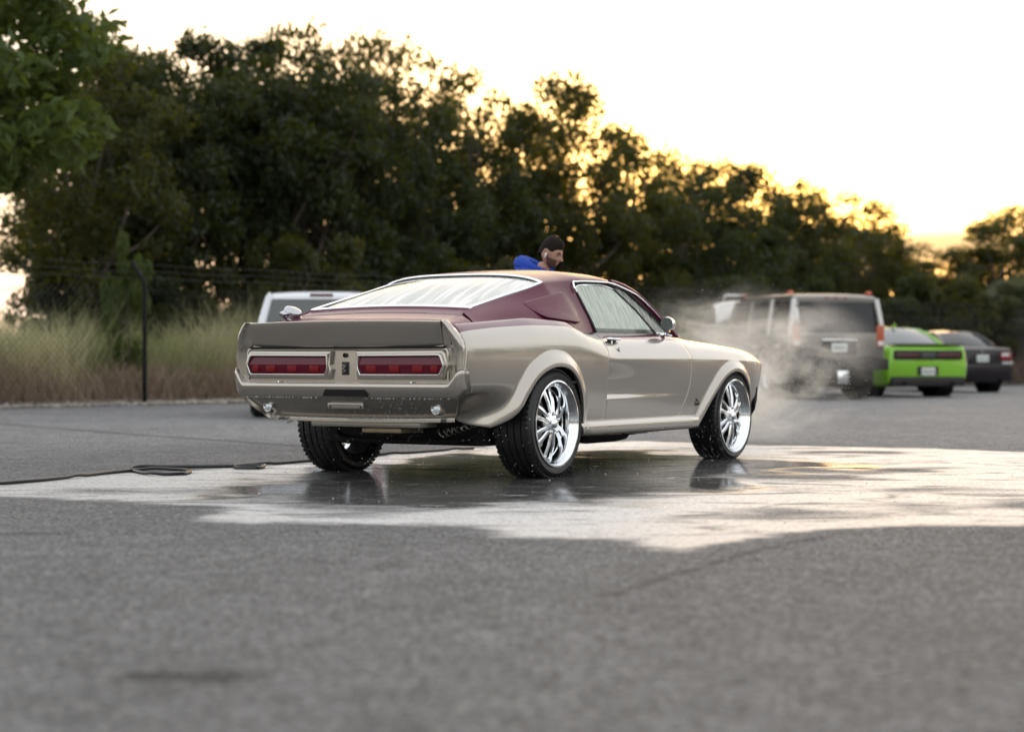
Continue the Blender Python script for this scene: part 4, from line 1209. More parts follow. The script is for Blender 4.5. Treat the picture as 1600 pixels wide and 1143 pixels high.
def strip(n, s0, s1, d0, d1):
    a = gg.uniform(s0, s1, n); d = gg.uniform(d0, d1, n)
    q = P0 + FD * a[:, None] + FN * d[:, None]
    return np.concatenate([q, np.full((n, 1), .06)], 1), a, d
b_, a_, d_ = strip(52000, -12, 22, .9, 3.8)
cl = vnoise(a_, d_, 51, .7) * .7 + vnoise(a_, d_, 52, 2.2) * .3
blades("tall_grass", b_, (1.0 + 1.1 * cl) * (.70 + .5 * gg.random(len(a_))), .12 + .62 * gg.random(len(a_)) ** 1.5, var_mat("green_grass", (.22, .26, .09), (.68, .62, .39), .7, .35), .016, droop=.5, seed=2, var=np.clip((vnoise(a_, d_, 57, 1.1) - .3) * 1.2, 0, .6))
b_, a_, d_ = strip(26000, -12, 45, .35, 1.9)
cl = vnoise(a_, d_, 53, .9)
blades("dry_weeds", b_, .35 + .75 * cl + .3 * gg.random(len(a_)), .35 + .6 * gg.random(len(a_)), var_mat("brown_dry_weeds", (.20, .14, .105), (.54, .41, .32), .85, .25), .011, droop=.7, seed=3)
b_, a_, d_ = strip(14000, 20, 75, .6, 3.0)
blades("grass_far", b_, .5 + .8 * gg.random(len(a_)), .2 + .4 * gg.random(len(a_)), var_mat("olive_grass", (.07, .07, .03), (.17, .14, .08), .8, .3), .016, seed=4)

# ================================================================== fence
M_post = pm("black_fence_steel", (.006, .006, .006), .6, spec=.2)
M_wire = pm("galvanised_wire", (.06, .06, .06), .5, .6)
def fence_run(name, s0, s1, label, posts):
    f = empty(name, (*fpt(s0, .0), 0)); tag(f, label, "fence")
    o2 = np.array([*fpt(s0, 0), 0])
    def L(s, d, z): return tuple(np.array([*fpt(s, d), z]) - o2)
    for s in posts:
        b = MB(); b.tube([L(s, 0, -.05), L(s, 0, 2.02), L(s, .03, 2.08), L(s, .33, 2.40)], .022 if s else .040, 8); b.build("fence_post", M_post, f)
    for k, (d, z) in enumerate(((.08, 2.13), (.18, 2.25), (.28, 2.37))):
        pts = [L(s, d, z - .02 * math.sin((s - s0) * 1.05) ** 2) for s in np.linspace(s0, s1, int((s1 - s0) * 1.5))]
        b = MB(); b.tube(pts, .0035, 4); b.build("barbed_wire", M_wire, f)
    V, F_ = [], []
    for dirn in (1, -1):
        for s in np.arange(s0 - 2, s1, .12):
            a0, a1 = (s, s + 1.9); z0, z1 = (.08, 1.98) if dirn == 1 else (1.98, .08)
            A_, B_ = L(a0, .0, z0), L(a1, .0, z1)
            if a0 < s0 or a1 > s1: continue
            n0 = len(V); w = .0022
            V += [(A_[0], A_[1], A_[2] - w), (B_[0], B_[1], B_[2] - w), (B_[0], B_[1], B_[2] + w), (A_[0], A_[1], A_[2] + w)]
            V += [(p[0] + .004 * FN[0], p[1] + .004 * FN[1], p[2]) for p in V[n0:n0 + 4]]
            F_ += [[n0 + q for q in f_] for f_ in ([0, 1, 2, 3], [7, 6, 5, 4], [0, 4, 5, 1], [1, 5, 6, 2], [2, 6, 7, 3], [3, 7, 4, 0])]
    mesh("chain_link", V, F_, M_wire, f, smooth=False, kind="stuff")
fence_run("chain_link_fence", 0.0, 66, "black chain link fence with barbed wire running behind the parked cars", [0.0, 12.2, 18.4, 24.6, 30.8, 37, 43.2, 49.4, 55.6, 61.8])
fence_run("chain_link_fence", -14, -.15, "stretch of chain link fence in the tall grass left of the black corner post", [-13.9, -9.2])

# ================================================================== trees
def leaf_cloud(seed, H, Wd, base, ncl, nleaf, size, shell=.55):
    """leaves gathered in clumps through the volume of a crown"""
    g = np.random.default_rng(seed)
    C = []
    while len(C) < ncl:
        p = g.uniform(-1, 1, 3); r = np.linalg.norm(p)
        if r > 1 or r < shell * g.random() ** .4: continue
        C.append(p)
    C = np.array(C)
    taper = np.where(C[:, 2] > 0, 1 - .35 * C[:, 2] ** 2, 1 - .12 * C[:, 2] ** 2)
    ctr = np.stack([C[:, 0] * Wd / 2 * taper, C[:, 1] * Wd / 2 * taper * .8, base + (C[:, 2] + 1) / 2 * (H - base)], 1)
    rad = g.uniform(.34, .66, ncl) * Wd / 5.5
    w = rad ** 2; w /= w.sum()
    idx = g.choice(ncl, nleaf, p=w)
    d = g.normal(0, 1, (nleaf, 3)); d /= np.linalg.norm(d, axis=1, keepdims=True)
    rr = rad[idx] * g.random(nleaf) ** .45
    pos = ctr[idx] + d * rr[:, None] * np.array([1, 1, .72])
    nrm = d * .6 + g.normal(0, .6, (nleaf, 3)) + np.array([0, 0, .35]); nrm /= np.linalg.norm(nrm, axis=1, keepdims=True)
    t = np.cross(nrm, g.normal(0, 1, (nleaf, 3))); t /= np.linalg.norm(t, axis=1, keepdims=True)
    bt = np.cross(nrm, t); sz = size * g.uniform(.65, 1.35, nleaf)[:, None]
    droop = np.array([0, 0, -1]) * sz * .25
    V = np.stack([pos - t * sz, pos + bt * sz * .42 , pos + t * sz + droop, pos - bt * sz * .42], 1)
    F_ = np.arange(nleaf * 4).reshape(-1, 4)
    var = np.repeat(np.clip(g.random(ncl)[idx] * .6 + g.random(nleaf) * .4, 0, 1), 4)
    return V.reshape(-1, 3), F_, var, ctr
def leaf_mat(name, c0, c1, tcol, trans=.42):
    return var_mat(name, c0, c1, .62, trans, tcol, .35)
ML = [leaf_mat("dark_leaves", (.007, .014, .004), (.025, .036, .010), (.13, .15, .012), .28),
      leaf_mat("olive_leaves", (.011, .017, .004), (.034, .041, .010), (.20, .19, .016), .30),
      leaf_mat("bright_leaves", (.030, .054, .012), (.085, .125, .028), (.16, .20, .025), .38)]
M_bark = pm("grey_bark", (.085, .07, .055), .9, bump=(14, .9, .03), vary=(5, .3))
protos = []
def tree_proto(seed, H, Wd, base, ncl, nleaf, size, mat, **kw):
    V, F_, var, ctr = leaf_cloud(seed, H, Wd, base, ncl, nleaf, size, **kw)
    cr_ = bulk("crown", V, F_, mat, attrs={"var": var})
    b = MB(); g = random.Random(seed)
    pts = [(0, 0, -.15)]
    for k in range(1, 7): pts.append((pts[-1][0] + g.uniform(-.14, .14), pts[-1][1] + g.uniform(-.14, .14), H * .12 * k))
    r0 = .020 * H
    b.tube(curve(pts, 16), np.linspace(r0 * 1.15, r0 * .25, 16), 8)
    for k in range(16):
        e = ctr[g.randrange(len(ctr))]; h0 = g.uniform(.12, .55) * H
        i = min(5, int(h0 / (H * .12))); s_ = np.array(pts[i + 1])
        mid = s_ * .5 + e * .5 + np.array([g.uniform(-.3, .3), g.uniform(-.3, .3), -.25])
        b.tube(curve([s_, mid, e], 8), np.linspace(r0 * .42, r0 * .07, 8), 6)
    tr_ = b.build("trunk", M_bark)
    protos_ = (cr_, tr_)
    for o in protos_: COL.objects.unlink(o)
    return protos_
TP = [tree_proto(s, 8, 5.6, b0, nc, 12500, .095, ML[m], shell=sh) for s, b0, nc, m, sh in
      ((101, .3, 130, 0, .55), (102, 1.3, 110, 0, .6), (103, .5, 105, 1, .6), (104, 1.5, 105, 1, .6), (105, .4, 120, 0, .5), (107, 3.2, 110, 0, .45))]
TN = tree_proto(106, 10, 7.0, 3.4, 150, 17000, .15, ML[2], shell=.6)
BS = tree_proto(121, 3.0, 3.4, .0, 46, 2300, .085, ML[1], shell=.3)
BP_ = [tree_proto(s, 3.0, 3.8, .0, 40, 6500, .085, ML[m], shell=.5) for s, m in ((111, 0), (112, 1), (113, 2))]
def plant(kind, proto, name, X, Y, H, Wd, H0, W0, label, group, rz):
    e = empty(name, (X, Y, .03), rz); tag(e, label, "bush" if "bush" in name else "tree", group)
    for src in proto:
        c = src.copy(); COL.objects.link(c); c.parent = e; c.scale = (Wd / W0, Wd / W0, H / H0)
    return e
tg = random.Random(3)
def on_line(px, off):     # point on a row parallel to the fence, seen at pixel column px
    u = (px - 800) / F_PX; k = FA0 + off * math.hypot(1, FS)
    Y = k / (1 - FS * u); return u * Y, Y
# ================================================================== planting the tree line
# (pixel column it is seen at, metres beyond the fence, top row in the picture, crown width, kind, label)
SKYLINE = [
 (130, 4.0, 38, 4.2, 3, "dark tree rising just behind the bright green boughs at the left edge"),
 (215, 5.0, 66, 4.0, 1, "dark rounded tree above the black fence post"),
 (300, 5.5, 72, 4.4, 5, "broad low topped tree right of the black fence post"),
 (392, 5.5, 76, 4.6, 5, "flat topped dark tree above the white pickup"),
 (478, 5.0, 36, 4.4, 0, "tallest dark tree, its head high above the flip-up fuel cap"),
 (560, 5.5, 42, 3.8, 0, "tall dark tree right beside the tallest one"),
 (640, 5.5, 66, 3.8, 4, "tree with an airy knobbly head above the rear window of the coupe"),
 (715, 6.0, 108, 4.2, 4, "lower dark tree in the dip left of the person's head"),
 (790, 6.0, 128, 4.2, 2, "gold flecked tree above the roof of the coupe"),
 (875, 5.5, 115, 4.8, 3, "wide gold flecked tree standing over the person in blue"),
 (960, 6.0, 182, 4.4, 2, "gold rimmed tree above the side window of the coupe"),
 (1058, 6.0, 232, 4.6, 0, "dense dark tree above the door mirror of the coupe"),
 (1128, 6.5, 246, 4.6, 1, "dark tree behind the raised hood of the grey off-roader"),
 (1190, 7.0, 284, 4.2, 4, "low dark tree behind the side windows of the grey off-roader"),
 (1248, 7.0, 282, 4.4, 3, "rounded tree behind the left rear pillar of the grey off-roader"),
 (1332, 7.0, 292, 4.6, 2, "tree with a leaning knobbly top behind the grey off-roader's tailgate"),
 (1384, 8.0, 348, 4.0, 0, "low tree behind the green coupe's roof"),
 (1422, 9.0, 402, 3.8, 1, "last small tree of the long row before the bright gap"),
 (1530, 6.0, 384, 4.0, 2, "small tree right of the bright gap in the tree line"),
 (1560, 5.0, 338, 4.2, 3, "feathery topped tree above the dark sedan's trunk"),
 (1620, 5.0, 302, 5.0, 2, "tree cut off by the right edge above the dark sedan"),
]
for k, (px, off, ty, wd, v, lab) in enumerate(SKYLINE):
    X, Y = on_line(px, off)
    H = HC + (HOR - ty) / F_PX * Y
    plant("t", TP[v], "leafy_tree", X, Y, H * 1.0, wd * (1.15 if px < 1450 else 1.05 if px < 1530 else 1.4), 8, 5.6, lab, "row of trees behind the fence", tg.uniform(0, 6.28))
for (px, ty, wd) in ():
    X, Y = on_line(px, 8.0); plant("t", TP[0], "leafy_tree", X, Y, HC + (HOR - ty) / F_PX * Y, wd, 8, 5.6, "dark tree of the back row seen through gaps in the front row", "back row of trees", px)
# second row, filling the gaps from behind
for px in range(520, 1430, 62):
    if 690 < px < 1010: continue
    off = 10.5 + tg.uniform(-1, 1); X, Y = on_line(px + tg.uniform(-12, 12), off)
    ty = np.interp(px, [480, 560, 640, 700, 740, 960, 1000, 1058, 1190, 1332, 1422], [115, 130, 155, 225, 290, 315, 315, 310, 332, 350, 452])
    plant("t", TP[tg.randrange(5)], "leafy_tree", X, Y, HC + (HOR - ty) / F_PX * Y, 5.4, 8, 5.6, "dark tree of the back row seen through gaps in the front row", "back row of trees", tg.uniform(0, 6.28))
for px in (150, 235, 440):
    X, Y = on_line(px, 9.0)
    plant("t", TP[1 if px < 200 else 5], "leafy_tree", X, Y, HC + (HOR - 125) / F_PX * Y, 4.6, 8, 5.6, "dark tree of the back row seen through gaps in the front row", "back row of trees", tg.uniform(0, 6.28))
# unseen trees added right of frame to block the horizon mirrored in the coupe
for (X, Y, H) in ((20, 60, 7.5), (24.5, 53, 7.5), (28, 46, 7), (31, 39, 7), (33.5, 32, 6.8), (35, 25, 6.8), (36, 18, 6.5), (36, 11, 6.5)):
    plant("t", TP[tg.randrange(5)], "leafy_tree", X, Y, H, 7.5, 8, 5.6, "unseen tree added past the right edge to darken the coupe flank", "unseen trees added past the right edge", tg.uniform(0, 6.28))
# the bright near tree at the left edge
X, Y = -8.9, 29.0
plant("t", TN, "bright_tree", X, Y, 8.4, 6.2, 10, 7.0, "bright green leafy tree hanging into the picture at the top left corner", None, 1.0)
# undergrowth behind the fence
BUSH = [(205, 1.8, 388, 1.0, 2, "young bright green sapling behind the black fence post")]
X, Y = on_line(200, 1.0); H = HC + (HOR - 372) / F_PX * Y
plant("b", BP_[2], "sapling_bush", X, Y, H, 1.1, 3.0, 3.8, "young bright green sapling beside the bent top of the black fence post", None, .4)
for px in range(470, 1500, 44):
    off = 2.6 + tg.uniform(-.5, .9); X, Y = on_line(px + tg.uniform(-10, 10), off)
    plant("b", BP_[tg.choice((0, 0, 1))], "undergrowth_bush", X, Y, tg.uniform(1.9, 3.6), 3.4, 3.0, 3.8, "leafy bush in the undergrowth between fence and trees", "undergrowth bushes", tg.uniform(0, 6.28))
for px in range(82, 470, 36):
    off = 4.2 + tg.uniform(-.4, .6); X, Y = on_line(px + tg.uniform(-15, 15), off)
    plant("b", BS if px not in (118, 190) else BP_[0], "undergrowth_bush", X, Y, tg.uniform(2.4, 3.6), 3.0, 3.0, 3.8, "leafy bush in the undergrowth between fence and trees", "undergrowth bushes", tg.uniform(0, 6.28))
for px in range(1460, 1640, 40):
    off = 2.2 + tg.uniform(-.4, .6); X, Y = on_line(px, off)
    plant("b", BP_[1], "undergrowth_bush", X, Y, tg.uniform(2.6, 3.8), 3.6, 3.0, 3.8, "leafy bush in the undergrowth between fence and trees", "undergrowth bushes", tg.uniform(0, 6.28))
# palm at the right edge
pX, pY = on_line(1592, 1.0)
palm = empty("palm_tree", (pX, pY, .05)); tag(palm, "shaggy cabbage palm with drooping fronds at the right edge behind the dark sedan", "palm tree")
M_frond = var_mat("grey_green_fronds", (.07, .085, .045), (.15, .16, .085), .6, .25)
b = MB(); b.tube(curve([(0, 0, -.1), (.05, 0, 1.2), (.0, .05, 2.3)], 10), np.linspace(.20, .16, 10), 10); b.build("trunk", M_bark, palm)
pg = np.random.default_rng(9)
for k in range(22):
    a = pg.random() * 6.283; el = pg.uniform(-.5, 1.2); Ls = pg.uniform(1.0, 1.5)
    d = np.array([math.cos(a) * math.cos(el), math.sin(a) * math.cos(el), math.sin(el)])
    V, F_ = [], []
    root = np.array([0, 0, 2.25]); hub = root + d * Ls * .55 + np.array([0, 0, -.05])
    MBt = tube_vf([root, root + d * Ls * .3, hub], .018, 5); V += [tuple(v) for v in MBt[0]]; F_ += MBt[1]
    up = np.cross(d, np.cross([0, 0, 1], d)); sd = np.cross(d, up); sd /= np.linalg.norm(sd); up /= np.linalg.norm(up)
    for j in range(26):
        th = (j / 25 - .5) * 2.9; q = d * math.cos(th) + sd * math.sin(th)
        l_ = Ls * .75 * (1 - .25 * abs(th) / 1.5); n0 = len(V); w = .022
        p1 = hub + q * l_ * .5 + up * .04; p2 = hub + q * l_ + np.array([0, 0, -.30 * l_])
        t_ = np.cross(q, up); t_ /= np.linalg.norm(t_)
        V += [tuple(hub - t_ * w * .4), tuple(hub + t_ * w * .4), tuple(p1 + t_ * w), tuple(p1 - t_ * w), tuple(p2)]
        F_ += [[n0, n0 + 1, n0 + 2, n0 + 3], [n0 + 3, n0 + 2, n0 + 4]]
    mesh("frond", V, F_, M_frond, palm, smooth=False, attrs={"var": np.full(len(V), pg.random())})

# ================================================================== the parked vehicles
M_carglass = pm("dark_tinted_glass", (.010, .011, .012), .06, spec=.4, coat=.2)
M_greyglass = pm("grey_tinted_glass", (.075, .085, .09), .10, coat=.5)
M_blackpl = pm("black_plastic", (.016, .015, .015), .55)
M_red = pm("red_tail_lamp", (.22, .012, .010), .2, coat=.8)
M_amber = pm("amber_red_tail_lamp", (.40, .07, .02), .2, coat=.8)
M_orange = pm("orange_roof_marker", (.62, .09, .05), .3, coat=.5)
M_wlamp = pm("white_lamp_glass", (.7, .7, .7), .15, coat=.8)
M_plw = pm("licence_plate_white", (.70, .72, .70), .4)
M_plg = pm("licence_plate_print", (.05, .16, .08), .5)
M_pewter = pm("pewter_metallic_paint", (.205, .188, .168), .38, .5, coat=.6)
M_silver = pm("silver_paint", (.62, .61, .60), .35, .45, coat=.8)
M_green = pm("lime_green_paint", (.22, .52, .022), .30, .15, coat=1.0)
M_black = M_black
M_bsedan = pm("black_plum_paint", (.010, .007, .010), .3, .0, spec=.3, coat=.5)
M_truck = pm("white_paint", (.74, .76, .80), .35, coat=.8)

def loft(name, secs, mat, parent, both=True, sharp=40, close=True):
    """secs: (n, m, 3) half sections from the bottom centre outwards and up to the top centre; mirrored into one skin"""
    A = np.asarray(secs, float); n, m = A.shape[:2]
    full = np.concatenate([A, A[:, ::-1] * np.array([1, -1, 1])], 1)
    V = full.reshape(-1, 3); F_ = []
    k = 2 * m
    for i in range(n - 1):
        for j in range(k):
            F_.append([i * k + j, (i + 1) * k + j, (i + 1) * k + (j + 1) % k, i * k + (j + 1) % k])
    if close: F_ += [list(range(k)), [(n - 1) * k + j for j in range(k)][::-1]]
    b = MB().add(V, F_)
    return b.build(name, mat, parent, sharp=sharp, weld=1e-4)
def strip_(name, A, mat, parent, sgn, thick=.0):
    V = np.asarray(A) * np.array([1, sgn, 1]); n, m = V.shape[:2]
    return mesh(name, V.reshape(-1, 3), grid_faces(n, m, sgn < 0), mat, parent, True, 40)
def body_sec(x, wb, zb, wm, zm, ws, zs, zt):
    return [(x, 0, zb), (x, wb - .06, zb), (x, wb, zb + .04), (x, (wb + wm) / 2 + .01, (zb + zm) / 2), (x, wm, zm), (x, (wm + ws) / 2 + .008, (zm + zs) / 2), (x, ws, zs - .03), (x, ws - .035, zs), (x, ws * .5, zt), (x, 0, zt)]
def simple_wheel(parent, x, y, r, w, rim_r, rim_mat, dark=False):
    wh = bpy.data.objects.new("wheel", None); COL.objects.link(wh); wh.parent = parent; wh.location = (x, y, r)
    wh.rotation_euler = (0, 0, 0 if y < 0 else math.pi)
    h = w / 2
    b = MB(); b.lathe([(rim_r, -h + .01), (rim_r + .02, -h), (r - .04, -h), (r - .01, -h + .03), (r, -h + .06), (r, h - .06), (r - .01, h - .03), (r - .04, h), (rim_r + .02, h), (rim_r - .02, h - .02)], 36, 'y')
    ty = b.build("tyre", M_tyre, wh)
    b = MB(); b.lathe([(rim_r + .005, -h + .005), (rim_r - .01, -h + .02), (rim_r - .03, -h + .06), (rim_r - .035, h - .02)], 36, 'y')
    rm = b.build("rim", rim_mat, wh)
    for k in range(5):
        a = 2 * math.pi * k / 5; c, s_ = math.cos(a), math.sin(a)
        b = MB(); Mx = Matrix.Rotation(-a, 4, 'Y'); b.box((.03, -h + .03, -.035), (rim_r - .015, -h + .06, .035), Mx, bev=.008); b.build("spoke", rim_mat, rm)
    b = MB(); b.lathe([(.07, -h + .07), (.07, -h + .035), (.05, -h + .02), (0, -h + .018)], 20, 'y'); b.build("hub", rim_mat, rm)
    b = MB(); b.lathe([(rim_r - .03, 0), (0, 0)], 24, 'y', (0, -h + .11, 0)); b.build("brake_disc", M_under, wh)
    return wh
def plate(parent, x, y, z, w=.305, hh=.152, chars="QY7 4HK"):
    b = MB(); b.box((x - .012, y - w / 2, z - hh / 2), (x, y + w / 2, z + hh / 2), bev=.003); p = b.build("licence_plate", M_plw, parent)
    # lettering too small to read in the picture: dark upright strokes where the characters stand
    for k, dy in enumerate(np.linspace(-.105, .105, 6)):
        bb = MB(); bb.box((x - .0145, y + dy - .010, z - .035), (x - .0125, y + dy + .010, z + .035)); bb.build("plate_mark", M_plg, p)
    return p

# ---- grey off-roader
hum = empty("grey_off_roader", (6.12, 36.0, 0), R(90 + 18)); tag(hum, "boxy pewter grey off-roader with black tinted windows and raised hood, behind the spray", "off-roader")
secs = []
for (x, wb, ws, zs) in ((0.02, .90, .95, 1.19), (.06, .96, 1.0, 1.22), (.8, .98, 1.01, 1.24), (2.9, .98, 1.01, 1.24), (3.15, .98, 1.0, 1.20), (3.3, .95, .98, 1.12), (4.5, .93, .95, 1.08), (4.62, .86, .88, 1.0)):
    secs.append([(x, 0, .62), (x, wb - .06, .62), (x, wb, .66), (x, (wb + ws) / 2 + .01, .85), (x, ws, 1.05), (x, ws, zs - .05), (x, ws - .04, zs), (x, ws * .5, zs + .01), (x, 0, zs + .01)])
loft("body", secs, M_pewter, hum)
def hw(z): return np.interp(z, [1.2, 1.95], [.985, .86])
# greenhouse frame: pillars, roof, glass
secs = []
for (x, z1) in ((.10, 1.90), (.16, 1.955), (.5, 1.985), (2.3, 1.985), (2.55, 1.95), (2.66, 1.90)):
    w1 = hw(z1); secs.append([(x, 0, 1.84), (x, w1 - .0, 1.84), (x, w1, 1.87), (x, w1 - .02, z1 - .015), (x, w1 - .06, z1), (x, w1 * .5, z1 + .015), (x, 0, z1 + .02)])
loft("roof", secs, M_pewter, hum)
def pillar(name, par, pts, w, mat):
    MB().tube(pts, w, 8).build(name, mat, par)
for s in (1, -1):
    for (xa, xb_, wdt) in ((.06, .13, .055), (1.02, 1.02, .04), (1.90, 1.90, .04), (2.95, 2.62, .045)):
        b = MB(); b.tube([(xa, s * .965, 1.20), ((xa + xb_) / 2, s * .915, 1.55), (xb_, s * .855, 1.90)], wdt, 8); b.build("window_pillar", M_silver if xa in (.06, 1.02) else M_pewter, hum)
    for (x0, x1, x0t, x1t) in ((.12, .98, .16, .98), (1.06, 1.86, 1.06, 1.86), (1.94, 2.90, 1.94, 2.58)):
        A = coons(curve([(x0, .950, 1.235), (x1, .950, 1.235)], 6), curve([(x0t, .862, 1.87), (x1t, .862, 1.87)], 6), curve([(x0, .950, 1.235), (x0t, .862, 1.87)], 4), curve([(x1, .950, 1.235), (x1t, .862, 1.87)], 4))
        strip_("side_window", A, M_carglass, hum, s)
    b = MB(); b.box((.35, s * .90 - .02, 1.985), (2.5, s * .90 + .02, 2.02), bev=.008); b.build("roof_rail", M_blackpl, hum)
    b = MB(); b.prism([(-.03, 1.00), (.10, 1.00), (.10, 1.40), (-.01, 1.40)], 1, s * .80, s * .955); tl = b.build("tail_light", M_amber, hum)
    MB().box((-.042, s * .875 - .06, 1.02), (-.02, s * .875 + .06, 1.10), bev=.01).build("reverse_lamp", M_wlamp, tl)
    for x in (.45, 1.45): MB().box((x, s * 1.0 - .03 , .98), (x + .16, s * 1.0 + .03, 1.04), bev=.015).build("door_handle", M_silver, hum)
    for (xc, nm) in ((.95, 0), (4.07, 0)):
        pts = [(xc + .56 * math.cos(a), s * .985, .46 + .56 * math.sin(a)) for a in np.linspace(.25, math.pi - .25, 12)]
        MB().tube(pts, .075, 8).build("wheel_flare", M_blackpl, hum)
        MB().box((xc - .5, s * .60 - .2, .5), (xc + .5, s * .60 + .2, .9)).build("wheel_well", M_under, hum)
    b = MB(); b.box((1.5, s * .97 - .06, .42), (3.55, s * .97 + .06, .52), bev=.03); b.build("side_step", M_blackpl, hum)
A = coons(curve([(.01, -.80, 1.27), (-.005, 0, 1.27), (.01, .80, 1.27)], 9), curve([(.12, -.77, 1.86), (.105, 0, 1.86), (.12, .77, 1.86)], 9), curve([(.01, -.80, 1.27), (.12, -.77, 1.86)], 4), curve([(.01, .80, 1.27), (.12, .77, 1.86)], 4))
strip_("rear_window", A, M_carglass, hum, 1)
MB().box((-.02, -.80, .80), (.03, .80, 1.26), bev=.02).build("tailgate", M_pewter, hum)
b = MB(); b.box((-.035, -.36, .84), (-.01, .36, 1.12), bev=.01); pr = b.build("plate_recess", M_blackpl, hum)
MB().box((-.06, -.37, 1.105), (-.02, .37, 1.14), bev=.01).build("chrome_bar", M_chrome, hum)
plate(hum, -.037, -.0, .98, .32, .17)
MB().box((-.16, -.98, .56), (.06, .98, .78), bev=.03).build("rear_bumper", M_blackpl, hum)
MB().box((-.12, -.16, .30), (-.02, .08, .56), bev=.03).build("tow_hitch", M_alum, hum)
for y in (-.82, .0, .82): MB().box((.30 if y else .12, y - .05, 1.99 if y else 1.95), (.42, y + .05, 2.045), bev=.02).build("roof_marker", M_orange, hum) if y else None
for y in (-.2, .0, .2): MB().box((.085, y - .045, 1.895), (.13, y + .045, 1.925), bev=.008).build("header_marker", M_red, hum)
MB().box((2.42, .75, 1.98), (2.54, .85, 2.04), bev=.02).build("roof_marker", M_orange, hum)
MB().box((.10, -.80, .25), (4.4, .80, .63), bev=.03).build("chassis", M_under, hum)
b = MB(); b.box((3.0, -.9, .98), (4.55, .9, 1.06)); b.build("engine_bay", M_under, hum)
# hood hinged open at the nose
hp = []
for t in np.linspace(0, 1, 22):
    x, z = [float(np.interp(t, [0, .3, .55, .68, .78, .88, 1], v)) for v in ([4.4, 4.0, 3.72, 3.58, 3.47, 3.40, 3.37], [1.30, 1.72, 1.93, 1.97, 1.93, 1.82, 1.62])]
    hp.append([(x + .10 * (abs(q) ** 4), q * .93, z - .10 * abs(q) ** 4) for q in np.linspace(-1, 1, 17)])
hp = np.array(hp)
ho = mesh("raised_hood", np.concatenate([hp.reshape(-1, 3), hp.reshape(-1, 3) + np.array([.03, 0, -.03])]), grid_faces(22, 17) + [[i + 374 for i in f[::-1]] for f in grid_faces(22, 17)], M_silver, hum, True, 40)
for s in (1, -1): MB().tube(curve([(3.50, s * .78, 1.93), (3.45, s * .76, 2.06), (3.45, s * .28, 2.06), (3.50, s * .26, 1.93)], 20, smooth=False), .026, 8).build("hood_handle", M_silver, ho)
for x in (.95, 4.07):
    for y in (-.86, .86): simple_wheel(hum, x, y, .44, .30, .22, M_alum)

# ---- lime green coupe
ch = empty("green_coupe", (8.36, 38.6, 0), R(90 + 18)); tag(ch, "lime green muscle coupe with full width dark tail lamps parked between off-roader and sedan", "car")
secs = [body_sec(*a) for a in ((0.0, .80, .34, .86, .62, .80, .985, .99), (.05, .86, .26, .92, .64, .85, 1.03, 1.045), (.25, .91, .22, .955, .66, .90, 1.04, 1.055), (1.0, .92, .20, .97, .66, .92, 1.03, 1.04), (2.2, .90, .20, .95, .66, .91, .99, 1.0), (3.6, .90, .20, .95, .66, .90, .95, .98), (4.6, .86, .22, .90, .60, .84, .86, .88), (4.95, .78, .28, .80, .56, .74, .78, .80))]
loft("body", secs, M_green, ch)
def greenhouse(par, rows, paint, glass_r, glass_s, npill):
    """rows: (x, belt half width, belt z, roof half width, roof edge z, roof centre z)"""
    rows = np.array(rows); x, w0, z0, w1, z1, zc = rows.T
    n = len(x)
    top = np.stack([np.stack([x, w1 * q, z1 + (zc - z1) * (1 - q ** 2)], 1) for q in (1, .75, .5, .25, 0)], 1)
    return rows, top
# rear window, roof, windshield as strips along the centre, side windows below the roof edge
def cabin(par, rear, rearT, rT2, wsT, wsB, paint, sideglass, rglass, pill=.03):
    """rear: (x,w,z) base of the rear glass; rearT top of it; wsT top of windshield; wsB its base"""
    def row(p, crown): x, w, z = p; return [(x - crown * .6 * (1 - q * q) , w * q, z + crown * (1 - q * q)) for q in np.linspace(-1, 1, 13)]
    A = np.array([row(rear, .015), row([(a + b_) / 2 + c for a, b_, c in zip(rear, rearT, (0, .0, .035))], .03), row(rearT, .04)])
    mesh("rear_window", A.reshape(-1, 3), grid_faces(3, 13), rglass, par, True)
    A = np.array([row(rearT, .04), row(rT2, .05), row([(a + b_) / 2 for a, b_ in zip(rT2, wsT)], .055), row(wsT, .05)])
    V = np.concatenate([A.reshape(-1, 3), A.reshape(-1, 3) - np.array([0, 0, .03])]); k = 4 * 13
    mesh("roof", V, grid_faces(4, 13) + [[i + k for i in f[::-1]] for f in grid_faces(4, 13)], paint, par, True, 40)
    A = np.array([row(wsT, .05), row([(a + b_) / 2 + c for a, b_, c in zip(wsT, wsB, (0, 0, .03))], .04), row(wsB, .02)])
    mesh("windshield", A.reshape(-1, 3), grid_faces(3, 13), M_carglass, par, True)
    for s in (1, -1):
        for (p, q, w) in ((rear, rearT, pill * 1.6), (wsT, wsB, pill)):
            m_ = [(a + b_) / 2 + c for a, b_, c in zip(p, q, (0, .01, .035))]
            MB().tube(curve([(p[0], s * p[1], p[2]), (m_[0], s * m_[1], m_[2]), (q[0], s * q[1], q[2])], 10), w, 8).build("roof_pillar", paint, par)
        MB().tube([(v[0], s * v[1], v[2]) for v in (rearT, rT2, wsT)], pill * .9, 8).build("roof_rail", paint, par)
        ys = lambda p: (p[0], s * p[1], p[2])
        b0 = np.array([(rear[0] + .25, s * (rear[1] + .10), rear[2]), (wsB[0] - .15, s * (wsB[1] + .07), wsB[2])])
        t0 = np.array([ys(rearT), ys(wsT)])
        A = coons(curve(b0, 8), curve(t0, 8), curve([b0[0], t0[0]], 4), curve([b0[1], t0[1]], 4))
        mesh("side_window", A.reshape(-1, 3), grid_faces(8, 4), sideglass, par, True)
